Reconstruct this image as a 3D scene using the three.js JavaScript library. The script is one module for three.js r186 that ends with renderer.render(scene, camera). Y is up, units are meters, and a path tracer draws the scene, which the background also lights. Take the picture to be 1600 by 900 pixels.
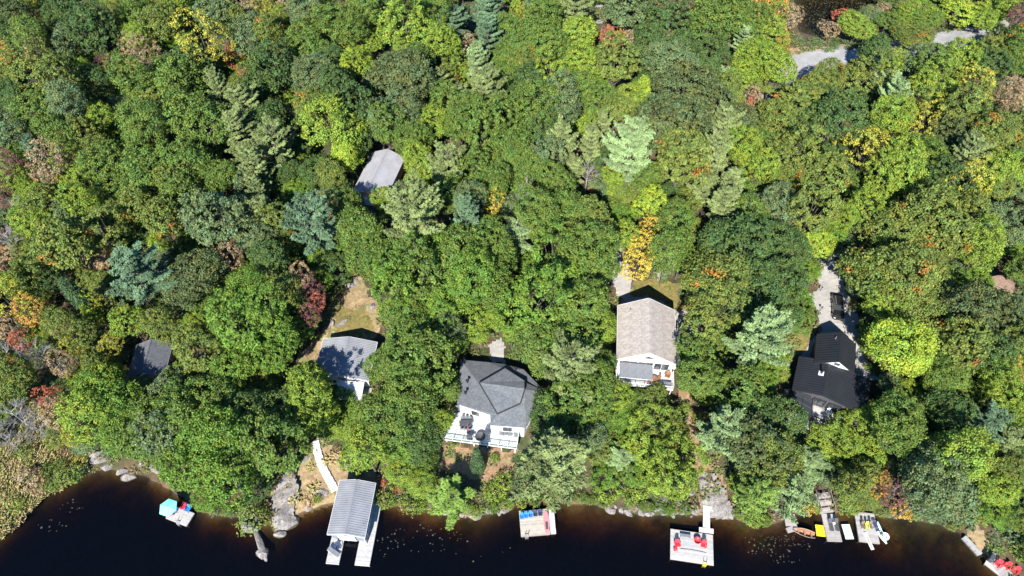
import * as THREE from 'three';
import { mergeGeometries } from 'three/addons/utils/BufferGeometryUtils.js';
import { RoundedBoxGeometry } from 'three/addons/geometries/RoundedBoxGeometry.js';
import { Sky } from 'three/addons/objects/Sky.js';

// ---------------------------------------------------------------- camera, sky, sun, exposure
const scene = new THREE.Scene();
const CAM_H = 100, PITCH = 54 * Math.PI / 180, FPX = 1067;            // a drone about 100 m above the lake; focal length in pixels of the 1600 x 900 photograph
const camera = new THREE.PerspectiveCamera(2 * Math.atan(450 / FPX) * 180 / Math.PI, 16 / 9, 0.5, 6000);
camera.position.set(0, CAM_H, 0);
camera.lookAt(0, CAM_H - Math.sin(PITCH), -Math.cos(PITCH));
const renderer = new THREE.WebGLRenderer({ antialias: true });
renderer.toneMapping = THREE.LinearToneMapping;
renderer.toneMappingExposure = 2.45;
renderer.shadowMap.enabled = true;
const SUN_EL = 40.5 * Math.PI / 180, SUN_AZ = 14 * Math.PI / 180;       // south by a little west
const sunDir = new THREE.Vector3(-Math.sin(SUN_AZ) * Math.cos(SUN_EL), Math.sin(SUN_EL), Math.cos(SUN_AZ) * Math.cos(SUN_EL));
const sky = new Sky();
sky.name = 'sky';
sky.scale.setScalar(5000);
sky.userData.kind = 'structure';
Object.assign(sky.material.uniforms.sunPosition, { value: sunDir.clone() });
sky.material.uniforms.turbidity.value = 2.2;
sky.material.uniforms.rayleigh.value = 1.2;
sky.material.uniforms.mieCoefficient.value = 0.003;
sky.material.uniforms.cloudCoverage.value = 0;
scene.add(sky);
scene.environmentIntensity = 0.14;
const sun = new THREE.DirectionalLight(new THREE.Color(1, 0.95, 0.85), 5);
sun.name = 'sun';
sun.position.set(sunDir.x * 300, sunDir.y * 300, -80 + sunDir.z * 300);
sun.target.position.set(0, 0, -80);
sun.castShadow = true;
Object.assign(sun.shadow.camera, { left: -170, right: 170, top: 150, bottom: -150, near: 10, far: 800 });
sun.shadow.mapSize.set(4096, 4096);
scene.add(sun, sun.target);

// ---------------------------------------------------------------- helpers
const V = (x, y, z) => new THREE.Vector3(x, y, z);
function rng(seed) { let a = seed | 0; return () => { a = (a + 0x6d2b79f5) | 0; let t = Math.imul(a ^ (a >>> 15), 1 | a); t = (t + Math.imul(t ^ (t >>> 7), 61 | t)) ^ t; return ((t ^ (t >>> 14)) >>> 0) / 4294967296; }; }
const hash2 = (i, j) => { let h = Math.imul(i, 374761393) + Math.imul(j, 668265263); h = Math.imul(h ^ (h >>> 13), 1274126177); return ((h ^ (h >>> 16)) >>> 0) / 4294967296; };
function vnoise(x, y) { const i = Math.floor(x), j = Math.floor(y), u = x - i, v = y - j, s = u * u * (3 - 2 * u), t = v * v * (3 - 2 * v); const a = hash2(i, j), b = hash2(i + 1, j), c = hash2(i, j + 1), d = hash2(i + 1, j + 1); return a + (b - a) * s + (c - a) * t + (a - b - c + d) * s * t; }
const fbm = (x, y, n = 4) => { let s = 0, a = 0.5, t = 0; for (let k = 0; k < n; k++) { s += a * vnoise(x, y); t += a; a *= 0.5; x = x * 2.03 + 17.1; y = y * 2.03 + 5.7; } return s / t; };
const clamp = (x, a, b) => Math.min(b, Math.max(a, x)), lerp = (a, b, t) => a + (b - a) * t, sstep = (a, b, x) => { const t = clamp((x - a) / (b - a), 0, 1); return t * t * (3 - 2 * t); };
const SP = Math.sin(PITCH), CP = Math.cos(PITCH);
const ray = (px, py) => { const u = (px - 800) / FPX, v = (450 - py) / FPX; return V(u, -SP + v * CP, -CP - v * SP); };   // per unit of depth
const at = (px, py, y) => { const d = ray(px, py), t = (y - CAM_H) / d.y; return V(d.x * t, y, d.z * t); };
const depthOf = (p) => (CAM_H - p.y) * SP - p.z * CP;
const project = (p) => { const z = depthOf(p), up = -(CAM_H - p.y) * CP - p.z * SP; return [800 + FPX * p.x / z, 450 - FPX * up / z]; };
const inPoly = (x, y, P) => { let c = false; for (let i = 0, j = P.length - 1; i < P.length; j = i++) { const [xi, yi] = P[i], [xj, yj] = P[j]; if ((yi > y) !== (yj > y) && x < (xj - xi) * (y - yi) / (yj - yi) + xi) c = !c; } return c; };
const used = new Map();
function numbered(n) { const k = used.get(n) ?? 0; used.set(n, k + 1); return k ? n + '_' + String(k).padStart(3, '0') : n; }
const shade = (o) => { o.traverse((m) => { if (m.isMesh) m.castShadow = m.receiveShadow = true; }); return o; };
function tag(o, label, category, group, kind) { if (label) o.userData.label = label; if (category) o.userData.category = category; if (group) o.userData.group = group; if (kind) o.userData.kind = kind; return o; }
function thing(name, label, category, pos, turn = 0, group) {
  const o = new THREE.Group(); o.name = numbered(name); o.position.copy(pos); o.rotation.y = turn; scene.add(o);
  return tag(o, label, category, group);
}
function copyOf(root, pos, turn, label, group) { const r = root.clone(); r.name = numbered(root.name.replace(/_\d{3}$/, '')); scene.add(r); r.position.copy(pos); r.rotation.y = turn; r.userData = { ...root.userData }; if (label) r.userData.label = label; if (group) r.userData.group = group; return r; }
// uv in metres, from the plane that each face looks across
function metricUV(g) {
  if (g.index) g = g.toNonIndexed();
  if (!g.attributes.normal) g.computeVertexNormals();
  const p = g.attributes.position, uv = new Float32Array(p.count * 2), a = V(), b = V(), c = V(), n = V();
  for (let i = 0; i < p.count; i += 3) {
    a.fromBufferAttribute(p, i); b.fromBufferAttribute(p, i + 1); c.fromBufferAttribute(p, i + 2);
    n.subVectors(b, a).cross(V().subVectors(c, a));
    const x = Math.abs(n.x), y = Math.abs(n.y), z = Math.abs(n.z);
    for (let k = 0; k < 3; k++) { const q = [a, b, c][k]; const [s, t] = y >= x * 0.8 && y >= z * 0.8 ? [q.x, q.z] : x > z ? [q.z, q.y] : [q.x, q.y]; uv[(i + k) * 2] = s; uv[(i + k) * 2 + 1] = t; }
  }
  g.setAttribute('uv', new THREE.BufferAttribute(uv, 2));
  return g;
}
function part(name, geos, mat, parent, label) {
  const list = [].concat(geos).map((g) => metricUV(g));
  const g = list.length > 1 ? mergeGeometries(list.map((x) => { for (const k of Object.keys(x.attributes)) if (!['position', 'normal', 'uv', 'color'].includes(k)) x.deleteAttribute(k); return x; })) : list[0];
  const m = new THREE.Mesh(g, mat); m.name = name; m.castShadow = m.receiveShadow = true;
  if (label) m.userData.label = label;
  (parent ?? scene).add(m);
  return m;
}
const bx = (w, h, d, x = 0, y = 0, z = 0, ry = 0, rx = 0, rz = 0) => { const g = new THREE.BoxGeometry(w, h, d); if (rx) g.rotateX(rx); if (rz) g.rotateZ(rz); if (ry) g.rotateY(ry); g.translate(x, y, z); return g; };
const rbx = (w, h, d, r, x = 0, y = 0, z = 0, ry = 0, rx = 0, rz = 0) => { const g = new RoundedBoxGeometry(w, h, d, 2, r); if (rx) g.rotateX(rx); if (rz) g.rotateZ(rz); if (ry) g.rotateY(ry); g.translate(x, y, z); return g; };
function tube(a, b, r0, r1, n = 6) { const d = V().subVectors(b, a), L = d.length(), g = new THREE.CylinderGeometry(r1, r0, L, n, 1, true); g.translate(0, L / 2, 0); g.applyQuaternion(new THREE.Quaternion().setFromUnitVectors(V(0, 1, 0), d.normalize())); g.translate(a.x, a.y, a.z); return g; }
function tri(list) { const g = new THREE.BufferGeometry(); g.setAttribute('position', new THREE.Float32BufferAttribute(list.flatMap((t) => t.flatMap((p) => [p.x, p.y, p.z])), 3)); g.computeVertexNormals(); return g; }
const quad = (a, b, c, d) => [[a, b, c], [a, c, d]];
function slab(P, t) {                                                  // a thick panel: polygon P (fan), t metres down
  const Q = P.map((p) => p.clone().add(V(0, -t, 0))), T = [];
  for (let i = 1; i + 1 < P.length; i++) { T.push([P[0], P[i], P[i + 1]], [Q[0], Q[i + 1], Q[i]]); }
  for (let i = 0; i < P.length; i++) { const j = (i + 1) % P.length; T.push(...quad(P[i], Q[i], Q[j], P[j])); }
  return tri(T);
}
function fitRect(NW, NE, SE, SW) {
  const E = V().addVectors(NE, SE).sub(NW).sub(SW).multiplyScalar(0.5), S = V().addVectors(SW, SE).sub(NW).sub(NE).multiplyScalar(0.5);
  const aE = Math.atan2(-E.z, E.x), aS = Math.atan2(S.x, S.z), we = E.length(), ws = S.length();
  return { c: V().add(NW).add(NE).add(SE).add(SW).multiplyScalar(0.25), yaw: (aE * we + aS * ws) / (we + ws), W: we, L: ws };
}
const rectPx = (pts, y) => fitRect(...pts.map(([a, b]) => at(a, b, y)));
const col = (r, g, b) => new THREE.Color().setRGB(r, g, b);

// ---------------------------------------------------------------- textures (grain only)
function grain(size, fn, srgb = false) {
  const d = new Uint8Array(size * size * 4);
  for (let j = 0; j < size; j++) for (let i = 0; i < size; i++) { const c = fn(i / size, j / size, i, j), o = (j * size + i) * 4; d[o] = clamp(c[0] * 255, 0, 255); d[o + 1] = clamp(c[1] * 255, 0, 255); d[o + 2] = clamp(c[2] * 255, 0, 255); d[o + 3] = 255; }
  const t = new THREE.DataTexture(d, size, size); t.wrapS = t.wrapT = THREE.RepeatWrapping; t.magFilter = THREE.LinearFilter; t.minFilter = THREE.LinearMipmapLinearFilter; t.generateMipmaps = true; if (srgb) t.colorSpace = THREE.SRGBColorSpace; t.needsUpdate = true; return t;
}
const tileN = (u, v, f, s = 0) => { const n = (a, b) => fbm(a * f + s, b * f + s * 1.7, 4); const A = n(u, v), B = n(u - 1, v), C = n(u, v - 1), D = n(u - 1, v - 1); return (A * (1 - u) + B * u) * (1 - v) + (C * (1 - u) + D * u) * v; };
const rep = (t, m) => { const c = t.clone(); c.repeat.set(1 / m, 1 / m); c.needsUpdate = true; return c; };
const R0 = rng(77);
const T_speck = grain(256, (u, v) => { const n = 0.72 + 0.5 * (tileN(u, v, 9) - 0.5) + 0.35 * (R0() - 0.5); return [n, n, n]; });
const T_soft = grain(256, (u, v) => { const n = 0.85 + 0.55 * (tileN(u, v, 5, 9) - 0.5) + 0.08 * (R0() - 0.5); return [n, n, n]; });
const T_litter = grain(512, (u, v) => { const a = tileN(u, v, 14, 3), b = tileN(u, v, 40, 31), k = 0.55 + 0.9 * (a - 0.5) + 0.5 * (b - 0.5) + 0.35 * (R0() - 0.5); const g = sstep(0.5, 0.68, tileN(u, v, 7, 51)); return [k * lerp(1, 0.62, g), k * lerp(0.86, 0.82, g), k * lerp(0.66, 0.42, g)]; });
const T_shingle = grain(256, (u, v, i, j) => { const row = Math.floor(j / 16), cell = Math.floor((i + (row % 2) * 10 + hash2(row, 3) * 20) / 20) % 13, n = 0.78 + 0.26 * (hash2(cell, row) - 0.5) + 0.18 * (R0() - 0.5) + 0.25 * (tileN(u, v, 4, 5) - 0.5); return [n, n, n]; });
const T_wood = grain(256, (u, v) => { const n = 0.78 + 0.4 * (tileN(u, v, 6, 2) - 0.5) + 0.25 * (fbm(u * 3, v * 60, 3) - 0.5) + 0.12 * (R0() - 0.5); return [n, n, n]; });
const T_rock = grain(512, (u, v) => { const a = tileN(u, v, 6, 8), b = tileN(u, v, 26, 4), c = Math.abs(tileN(u, v, 9, 40) - 0.5); const k = 0.62 + 0.7 * (a - 0.5) + 0.5 * (b - 0.5) + 0.2 * (R0() - 0.5) - 0.25 * sstep(0.02, 0, c); return [k * 1.03, k * 0.97, k * 0.93]; });
const mat = (c, o = {}) => new THREE.MeshStandardMaterial({ color: c, roughness: 0.85, ...o });
const M = {
  litter: mat(col(0.17, 0.15, 0.12), { map: rep(T_litter, 7), vertexColors: true, roughness: 1 }),
  gravel: mat(col(0.40, 0.38, 0.36), { map: rep(T_speck, 2.2), roughness: 1, bumpMap: rep(T_speck, 1.4), bumpScale: 0.03 }),
  asphalt: mat(col(0.33, 0.33, 0.335), { map: rep(T_speck, 5), roughness: 1 }),
  dirt: mat(col(0.44, 0.36, 0.26), { map: rep(T_litter, 5), roughness: 1 }),
  redDirt: mat(col(0.38, 0.275, 0.20), { map: rep(T_litter, 4), roughness: 1 }),
  lawn: mat(col(0.27, 0.25, 0.10), { map: rep(T_litter, 3), roughness: 1 }),
  marsh: mat(col(0.34, 0.27, 0.13), { map: rep(T_litter, 4), roughness: 1 }),
  rock: mat(col(0.36, 0.345, 0.335), { map: rep(T_rock, 3), roughness: 0.95, bumpMap: rep(T_rock, 3), bumpScale: 0.12 }),
  bark: mat(col(0.12, 0.10, 0.085), { map: rep(T_speck, 1), roughness: 1 }),
  bareBark: mat(col(0.40, 0.385, 0.375), { map: rep(T_speck, 1), roughness: 1 }),
  white: mat(col(0.72, 0.72, 0.71), { roughness: 0.55, map: rep(T_soft, 3) }),
  cream: mat(col(0.62, 0.60, 0.55), { roughness: 0.7, map: rep(T_soft, 3) }),
  slate: mat(col(0.20, 0.22, 0.25), { roughness: 0.8, map: rep(T_soft, 3) }),
  wallDark: mat(col(0.06, 0.06, 0.07), { roughness: 0.8, map: rep(T_soft, 2) }),
  wallTan: mat(col(0.34, 0.27, 0.19), { roughness: 0.8, map: rep(T_wood, 2) }),
  teal: mat(col(0.12, 0.26, 0.24), { roughness: 0.6, map: rep(T_soft, 2) }),
  concrete: mat(col(0.42, 0.41, 0.40), { roughness: 0.95, map: rep(T_speck, 2) }),
  beigeShingle: mat(col(0.42, 0.372, 0.338), { roughness: 0.95, map: rep(T_shingle, 3.4), bumpMap: rep(T_shingle, 3.4), bumpScale: 0.02 }),
  greyShingle: mat(col(0.142, 0.152, 0.168), { roughness: 0.95, map: rep(T_shingle, 3.4), bumpMap: rep(T_shingle, 3.4), bumpScale: 0.02 }),
  darkShingle: mat(col(0.125, 0.13, 0.155), { roughness: 0.95, map: rep(T_shingle, 3.4) }),
  brownShingle: mat(col(0.30, 0.20, 0.15), { roughness: 0.95, map: rep(T_shingle, 3.4) }),
  silverMetal: mat(col(0.30, 0.308, 0.335), { roughness: 0.5, metalness: 0.15, map: rep(T_soft, 6) }),
  garageMetal: mat(col(0.36, 0.36, 0.395), { roughness: 0.55, metalness: 0.1, map: rep(T_soft, 6) }),
  blackMetal: mat(col(0.024, 0.027, 0.033), { roughness: 0.4, metalness: 0.1, map: rep(T_soft, 5) }),
  blackTrim: mat(col(0.02, 0.02, 0.022), { roughness: 0.5 }),
  porchRoof: mat(col(0.8, 0.8, 0.8), { roughness: 0.5, map: rep(T_soft, 4) }),
  glass: new THREE.MeshPhysicalMaterial({ color: col(0.03, 0.035, 0.04), roughness: 0.04, metalness: 0, clearcoat: 1, clearcoatRoughness: 0.02 }),
  railGlass: new THREE.MeshPhysicalMaterial({ color: col(0.86, 0.93, 0.92), roughness: 0.02, transmission: 1, thickness: 0 }),
  deckWhite: mat(col(0.62, 0.62, 0.61), { roughness: 0.8, map: rep(T_wood, 2), vertexColors: true }),
  deckGrey: mat(col(0.40, 0.37, 0.355), { roughness: 0.9, map: rep(T_wood, 1.3), vertexColors: true }),
  deckTan: mat(col(0.46, 0.41, 0.34), { roughness: 0.9, map: rep(T_wood, 1.3), vertexColors: true }),
  deckPale: mat(col(0.47, 0.455, 0.44), { roughness: 0.85, map: rep(T_wood, 1.3), vertexColors: true }),
  beam: mat(col(0.24, 0.20, 0.165), { roughness: 0.95, map: rep(T_wood, 1) }),
  cedar: mat(col(0.30, 0.13, 0.06), { roughness: 0.6, map: rep(T_wood, 1) }),
  varnish: mat(col(0.42, 0.20, 0.10), { roughness: 0.4, map: rep(T_wood, 1) }),
  red: mat(col(0.58, 0.035, 0.05), { roughness: 0.5 }),
  pinkRed: mat(col(0.55, 0.19, 0.20), { roughness: 0.6 }),
  blue: mat(col(0.03, 0.20, 0.55), { roughness: 0.5 }),
  navy: mat(col(0.035, 0.045, 0.10), { roughness: 0.55 }),
  charcoal: mat(col(0.05, 0.052, 0.06), { roughness: 0.7 }),
  greyFabric: mat(col(0.17, 0.18, 0.20), { roughness: 0.95, map: rep(T_soft, 1.2) }),
  brownFabric: mat(col(0.16, 0.12, 0.09), { roughness: 0.9 }),
  lime: mat(col(0.46, 0.56, 0.05), { roughness: 0.8 }),
  yellow: mat(col(0.85, 0.68, 0.015), { roughness: 0.5 }),
  mint: mat(col(0.55, 0.82, 0.72), { roughness: 0.5 }),
  turquoise: mat(col(0.22, 0.72, 0.68), { roughness: 0.8 }),
  plastic: mat(col(0.80, 0.82, 0.80), { roughness: 0.45 }),
  steel: mat(col(0.55, 0.56, 0.57), { roughness: 0.35, metalness: 0.6 }),
  rope: mat(col(0.03, 0.03, 0.03), { roughness: 0.9 }),
  carPaint: new THREE.MeshPhysicalMaterial({ color: col(0.012, 0.012, 0.014), roughness: 0.35, clearcoat: 1, clearcoatRoughness: 0.03 }),
  tyre: mat(col(0.02, 0.02, 0.02), { roughness: 0.95 }),
  lampGlass: mat(col(0.7, 0.7, 0.7), { roughness: 0.15 }),
  tailRed: mat(col(0.35, 0.01, 0.01), { roughness: 0.2 }),
};

// ---------------------------------------------------------------- terrain and lake
const shorePx = [[-260, 1010], [-120, 925], [0, 842], [30, 806], [62, 772], [100, 757], [140, 741], [170, 737], [215, 744], [250, 752], [285, 775], [320, 800], [350, 806], [380, 812], [415, 822], [440, 826], [468, 800], [505, 786], [535, 785], [590, 786], [640, 797], [700, 804], [742, 806], [790, 797], [825, 792], [865, 787], [920, 788], [960, 797], [1030, 803], [1090, 806], [1112, 802], [1142, 808], [1180, 824], [1215, 818], [1240, 806], [1290, 799], [1340, 800], [1380, 808], [1425, 812], [1462, 818], [1503, 836], [1532, 864], [1566, 898], [1640, 985], [1800, 1200]];
const shore = shorePx.map(([a, b]) => at(a, b, 0)).map((p) => [p.x, p.z]).sort((a, b) => a[0] - b[0]);
shore.unshift([-4000, shore[0][1] + 900]); shore.push([4000, shore[shore.length - 1][1] + 900]);
function shoreZ(x) { let i = 1; while (i < shore.length - 1 && shore[i][0] < x) i++; const [x0, z0] = shore[i - 1], [x1, z1] = shore[i]; return lerp(z0, z1, (x - x0) / (x1 - x0)); }
const prof = [[0, 0.05], [1.2, 0.5], [4, 1.0], [9, 2.0], [15, 3.4], [22, 4.6], [32, 5.4], [60, 7], [110, 9.5], [200, 13], [600, 25], [4000, 60]];
function heightRaw(x, z) {
  const d = shoreZ(x) - z + (fbm(x * 0.21 + 40, z * 0.21, 3) - 0.5) * 1.6;
  if (d <= 0) { const shelf = (0.8 + 0.7 * vnoise(x * 0.05 + 3, 1.5)) * (1 - 0.62 * Math.exp(-(((x - 58) / 12) ** 2))); return Math.max(-7, -0.1 + d * 0.34 * shelf - 0.02 * d * d * shelf + 0.35 * Math.min(1, -d * 0.4) * (fbm(x * 0.45, z * 0.45, 3) - 0.5)); }
  let i = 1; while (i < prof.length - 1 && prof[i][0] < d) i++;
  const base = lerp(prof[i - 1][1], prof[i][1], clamp((d - prof[i - 1][0]) / (prof[i][0] - prof[i - 1][0]), 0, 1));
  return base + Math.min(1.3, d * 0.05) * (fbm(x * 0.05 + 9, z * 0.05, 4) - 0.5) * 1.6 + Math.min(0.3, d * 0.06) * (fbm(x * 0.5, z * 0.5, 2) - 0.5);
}
const axis = (lo, hi, step, far) => { const a = []; for (let x = lo; x <= hi + 1e-6; x += step) a.push(x); let s = step, x = hi; while (x < far) { s *= 1.5; x += s; a.push(x); } s = step; x = lo; const b = []; while (x > -far) { s *= 1.5; x -= s; b.unshift(x); } return [...b, ...a]; };
const GX = axis(-150, 150, 1, 3000), GZ = axis(-200, 6, 1, 3000), NX = GX.length, NZ = GZ.length;
const GH = new Float32Array(NX * NZ);
for (let j = 0; j < NZ; j++) for (let i = 0; i < NX; i++) GH[j * NX + i] = heightRaw(GX[i], GZ[j]);
const find = (A, x) => { let lo = 0, hi = A.length - 2; while (lo < hi) { const m = (lo + hi + 1) >> 1; if (A[m] <= x) lo = m; else hi = m - 1; } return lo; };
function ground(x, z) { const i = find(GX, x), j = find(GZ, z), u = (x - GX[i]) / (GX[i + 1] - GX[i]), v = (z - GZ[j]) / (GZ[j + 1] - GZ[j]), a = GH[j * NX + i], b = GH[j * NX + i + 1], c = GH[(j + 1) * NX + i], d = GH[(j + 1) * NX + i + 1]; return lerp(lerp(a, b, u), lerp(c, d, u), v); }
// pond beyond the road
const pondPx = [[1232, -20], [1380, -25], [1375, 25], [1345, 62], [1290, 66], [1240, 52], [1228, 20]];
const POND_Y = ground(...(({ x, z }) => [x, z])(at(1290, 40, 9))) - 1.1;
const pondW = pondPx.map(([a, b]) => at(a, b, POND_Y)).map((p) => [p.x, p.z]);
const distPoly = (x, z, P) => { let m = 1e9; for (let i = 0; i < P.length; i++) { const [ax, az] = P[i], [bx_, bz] = P[(i + 1) % P.length], t = clamp(((x - ax) * (bx_ - ax) + (z - az) * (bz - az)) / ((bx_ - ax) ** 2 + (bz - az) ** 2), 0, 1); m = Math.min(m, Math.hypot(x - ax - t * (bx_ - ax), z - az - t * (bz - az))); } return inPoly(x, z, P) ? -m : m; };
for (let j = 0; j < NZ; j++) for (let i = 0; i < NX; i++) { const d = distPoly(GX[i], GZ[j], pondW); if (d < 7) GH[j * NX + i] = Math.min(GH[j * NX + i], POND_Y + d * 0.16); }
const groundPx = (px, py) => { let y = 4; for (let k = 0; k < 14; k++) { const p = at(px, py, y); y = lerp(y, ground(p.x, p.z), 0.8); } return at(px, py, y); };
// levels cut for the houses, the drives and the yards
function level(pts, blend, lift = 0) {
  const w = pts.map(([a, b]) => groundPx(a, b)), y = w.reduce((s, p) => s + p.y, 0) / w.length + lift, P = w.map((p) => [p.x, p.z]);
  for (let j = 0; j < NZ; j++) for (let i = 0; i < NX; i++) { const d = distPoly(GX[i], GZ[j], P); if (d < blend) { const k = j * NX + i; GH[k] = lerp(y, GH[k], sstep(0, blend, d)); } }
  return y;
}
const LEV = {
  garage: level([[560, 320], [610, 310], [640, 260], [590, 270]], 5),
  dark: level([[215, 570], [265, 560], [260, 620], [210, 620]], 4),
  silver: level([[505, 550], [590, 555], [580, 620], [500, 610]], 4),
  grey: level([[720, 600], [850, 600], [840, 660], [715, 650]], 4),
  beige: level([[965, 500], [1058, 500], [1058, 575], [965, 570]], 4),
  black: level([[1250, 580], [1345, 560], [1360, 630], [1250, 640]], 4),
};
{
  const pos = [], colr = [], idx = [];
  for (let j = 0; j < NZ; j++) for (let i = 0; i < NX; i++) {
    const x = GX[i], z = GZ[j], h = GH[j * NX + i]; pos.push(x, h, z);
    const n = fbm(x * 0.12, z * 0.12, 4), m = sstep(0.42, 0.62, fbm(x * 0.3 + 70, z * 0.3, 3));
    if (h < 0.02) { const w = clamp(0.75 + 2.2 * (fbm(x * 0.42 + 11, z * 0.42, 3) - 0.5), 0.2, 1.4), gr = sstep(0.5, 0.65, fbm(x * 0.3 + 60, z * 0.3, 3)); colr.push(lerp(1.25, 0.8, gr) * w, lerp(1.0, 0.9, gr) * w, lerp(0.66, 0.45, gr) * w); }   // silt, sunken leaves and weed
    else { const k = 0.75 + 0.6 * (n - 0.5); colr.push(k * lerp(1.05, 0.75, m), k * lerp(0.92, 0.95, m), k * lerp(0.78, 0.6, m)); }
  }
  for (let j = 0; j < NZ - 1; j++) for (let i = 0; i < NX - 1; i++) { const a = j * NX + i, b = a + 1, c = a + NX, d = c + 1; idx.push(a, c, b, b, c, d); }
  const g = new THREE.BufferGeometry(); g.setAttribute('position', new THREE.Float32BufferAttribute(pos, 3)); g.setAttribute('color', new THREE.Float32BufferAttribute(colr, 3)); g.setIndex(idx); g.computeVertexNormals();
  const uv = new Float32Array(NX * NZ * 2); for (let k = 0; k < NX * NZ; k++) { uv[k * 2] = pos[k * 3]; uv[k * 2 + 1] = pos[k * 3 + 2]; } g.setAttribute('uv', new THREE.BufferAttribute(uv, 2));
  const m = new THREE.Mesh(g, M.litter); m.name = 'forest_floor'; m.castShadow = m.receiveShadow = true; scene.add(tag(m, 'brown leaf-littered forest floor sloping down to the lake', 'ground', null, 'structure'));
}
const waterMat = new THREE.MeshPhysicalMaterial({ color: col(0.004, 0.0055, 0.010), roughness: 0.05, opacity: 0.34, transparent: true, ior: 1.33, thickness: 2, attenuationColor: col(0.42, 0.315, 0.15), attenuationDistance: 1.25 });
{
  const g = new THREE.BoxGeometry(6000, 12, 3000); g.translate(0, -6, 1500 - 80);
  const m = new THREE.Mesh(metricUV(g), waterMat); m.name = 'lake_water'; m.receiveShadow = true; scene.add(tag(m, 'dark still lake water along the wooded shore', 'lake', null, 'structure'));
  const s = new THREE.Shape(pondW.map(([x, z]) => new THREE.Vector2(x, -z))), pg = new THREE.ExtrudeGeometry(s, { depth: 2.2, bevelEnabled: false }); pg.rotateX(-Math.PI / 2); pg.translate(0, POND_Y - 2.45, 0);
  const p = new THREE.Mesh(metricUV(pg), waterMat); p.name = 'pond_water'; p.receiveShadow = true; scene.add(tag(p, 'dark weedy pond beside the gravel road', 'pond', null, 'structure'));
}
// a sheet laid over the ground inside a pixel outline
function drape(name, pts, m, lift, label, category, ragged = 0.5, cell = 0.33, rough = 0) {
  const W = pts.map(([a, b]) => groundPx(a, b)), P = W.map((p) => [p.x, p.z]), xs = P.map((p) => p[0]), zs = P.map((p) => p[1]), x0 = Math.min(...xs), x1 = Math.max(...xs), z0 = Math.min(...zs), z1 = Math.max(...zs), pos = [], uv = [], idx = [], id = new Map();
  const vert = (i, j) => { const k = i + ',' + j; if (!id.has(k)) { const x = x0 + i * cell + (hash2(i, j) - 0.5) * cell * 0.5, z = z0 + j * cell + (hash2(j, i + 9) - 0.5) * cell * 0.5; id.set(k, pos.length / 3); const q = rough ? rough * (1.6 * Math.abs(fbm(x * 0.5 + 3, z * 0.8 + x * 0.3, 3) - 0.5) + 0.7 * (vnoise(Math.floor(x * 1.1 + z * 0.5), Math.floor(z * 0.9)) - 0.3) + 0.3 * (fbm(x * 2.2, z * 2.2, 2) - 0.5)) : 0; pos.push(x, ground(x, z) + lift + q, z); uv.push(x, z); } return id.get(k); };
  for (let j = 0; z0 + j * cell < z1; j++) for (let i = 0; x0 + i * cell < x1; i++) {
    const x = x0 + (i + 0.5) * cell, z = z0 + (j + 0.5) * cell, d = distPoly(x, z, P) + ragged * (fbm(x * 0.9 + 3, z * 0.9, 3) - 0.5) * 2;
    if (d < 0) { const a = vert(i, j), b = vert(i + 1, j), c = vert(i, j + 1), e = vert(i + 1, j + 1); idx.push(a, c, b, b, c, e); }
  }
  const g = new THREE.BufferGeometry(); g.setAttribute('position', new THREE.Float32BufferAttribute(pos, 3)); g.setAttribute('uv', new THREE.Float32BufferAttribute(uv, 2)); g.setIndex(idx); g.computeVertexNormals();
  const o = new THREE.Mesh(g, m); o.name = numbered(name); o.receiveShadow = o.castShadow = true; scene.add(tag(o, label, category, null, 'structure'));
  return o;
}
// ---------------------------------------------------------------- trees: geometry
class Leaves {                                                         // collects small flat leaf faces with a tint each
  constructor() { this.p = []; this.n = []; this.c = []; this.i = []; }
  leaf(o, nrm, dir, len, wid, tint) {                                   // a rhombus: o centre, nrm faces up, dir along
    const s = V().crossVectors(nrm, dir).normalize().multiplyScalar(wid / 2), d = V().crossVectors(s, nrm).normalize().multiplyScalar(len / 2), k = this.p.length / 3;
    for (const q of [[-d.x, -d.y, -d.z], [s.x + d.x * 0.15, s.y + d.y * 0.15, s.z + d.z * 0.15], [d.x, d.y, d.z], [-s.x + d.x * 0.15, -s.y + d.y * 0.15, -s.z + d.z * 0.15]]) { this.p.push(o.x + q[0], o.y + q[1], o.z + q[2]); this.n.push(nrm.x, nrm.y, nrm.z); this.c.push(tint[0], tint[1], tint[2]); }
    this.i.push(k, k + 2, k + 1, k, k + 3, k + 2);
  }
  build() { const g = new THREE.BufferGeometry(); g.setAttribute('position', new THREE.Float32BufferAttribute(this.p, 3)); g.setAttribute('color', new THREE.Float32BufferAttribute(this.c, 3)); g.setIndex(this.i); g.setAttribute('normal', new THREE.Float32BufferAttribute(this.n, 3)); return g; }
}
const dirOf = (r) => { const z = r() * 2 - 1, a = r() * 6.2832, s = Math.sqrt(1 - z * z); return V(s * Math.cos(a), z, s * Math.sin(a)); };
const around = (r, k) => V(r() - 0.5, r() - 0.5, r() - 0.5).multiplyScalar(2 * k);
const NOM = { broad: { R: 4.5, mid: 8.6 }, pine: { R: 4.4, mid: 9.4 }, cone: { R: 2.6, mid: 6.6 }, shrub: { R: 1.5, mid: 1.1 }, bare: { R: 3.6, mid: 6.5 } };
const UP = V(0, 1, 0);
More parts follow.
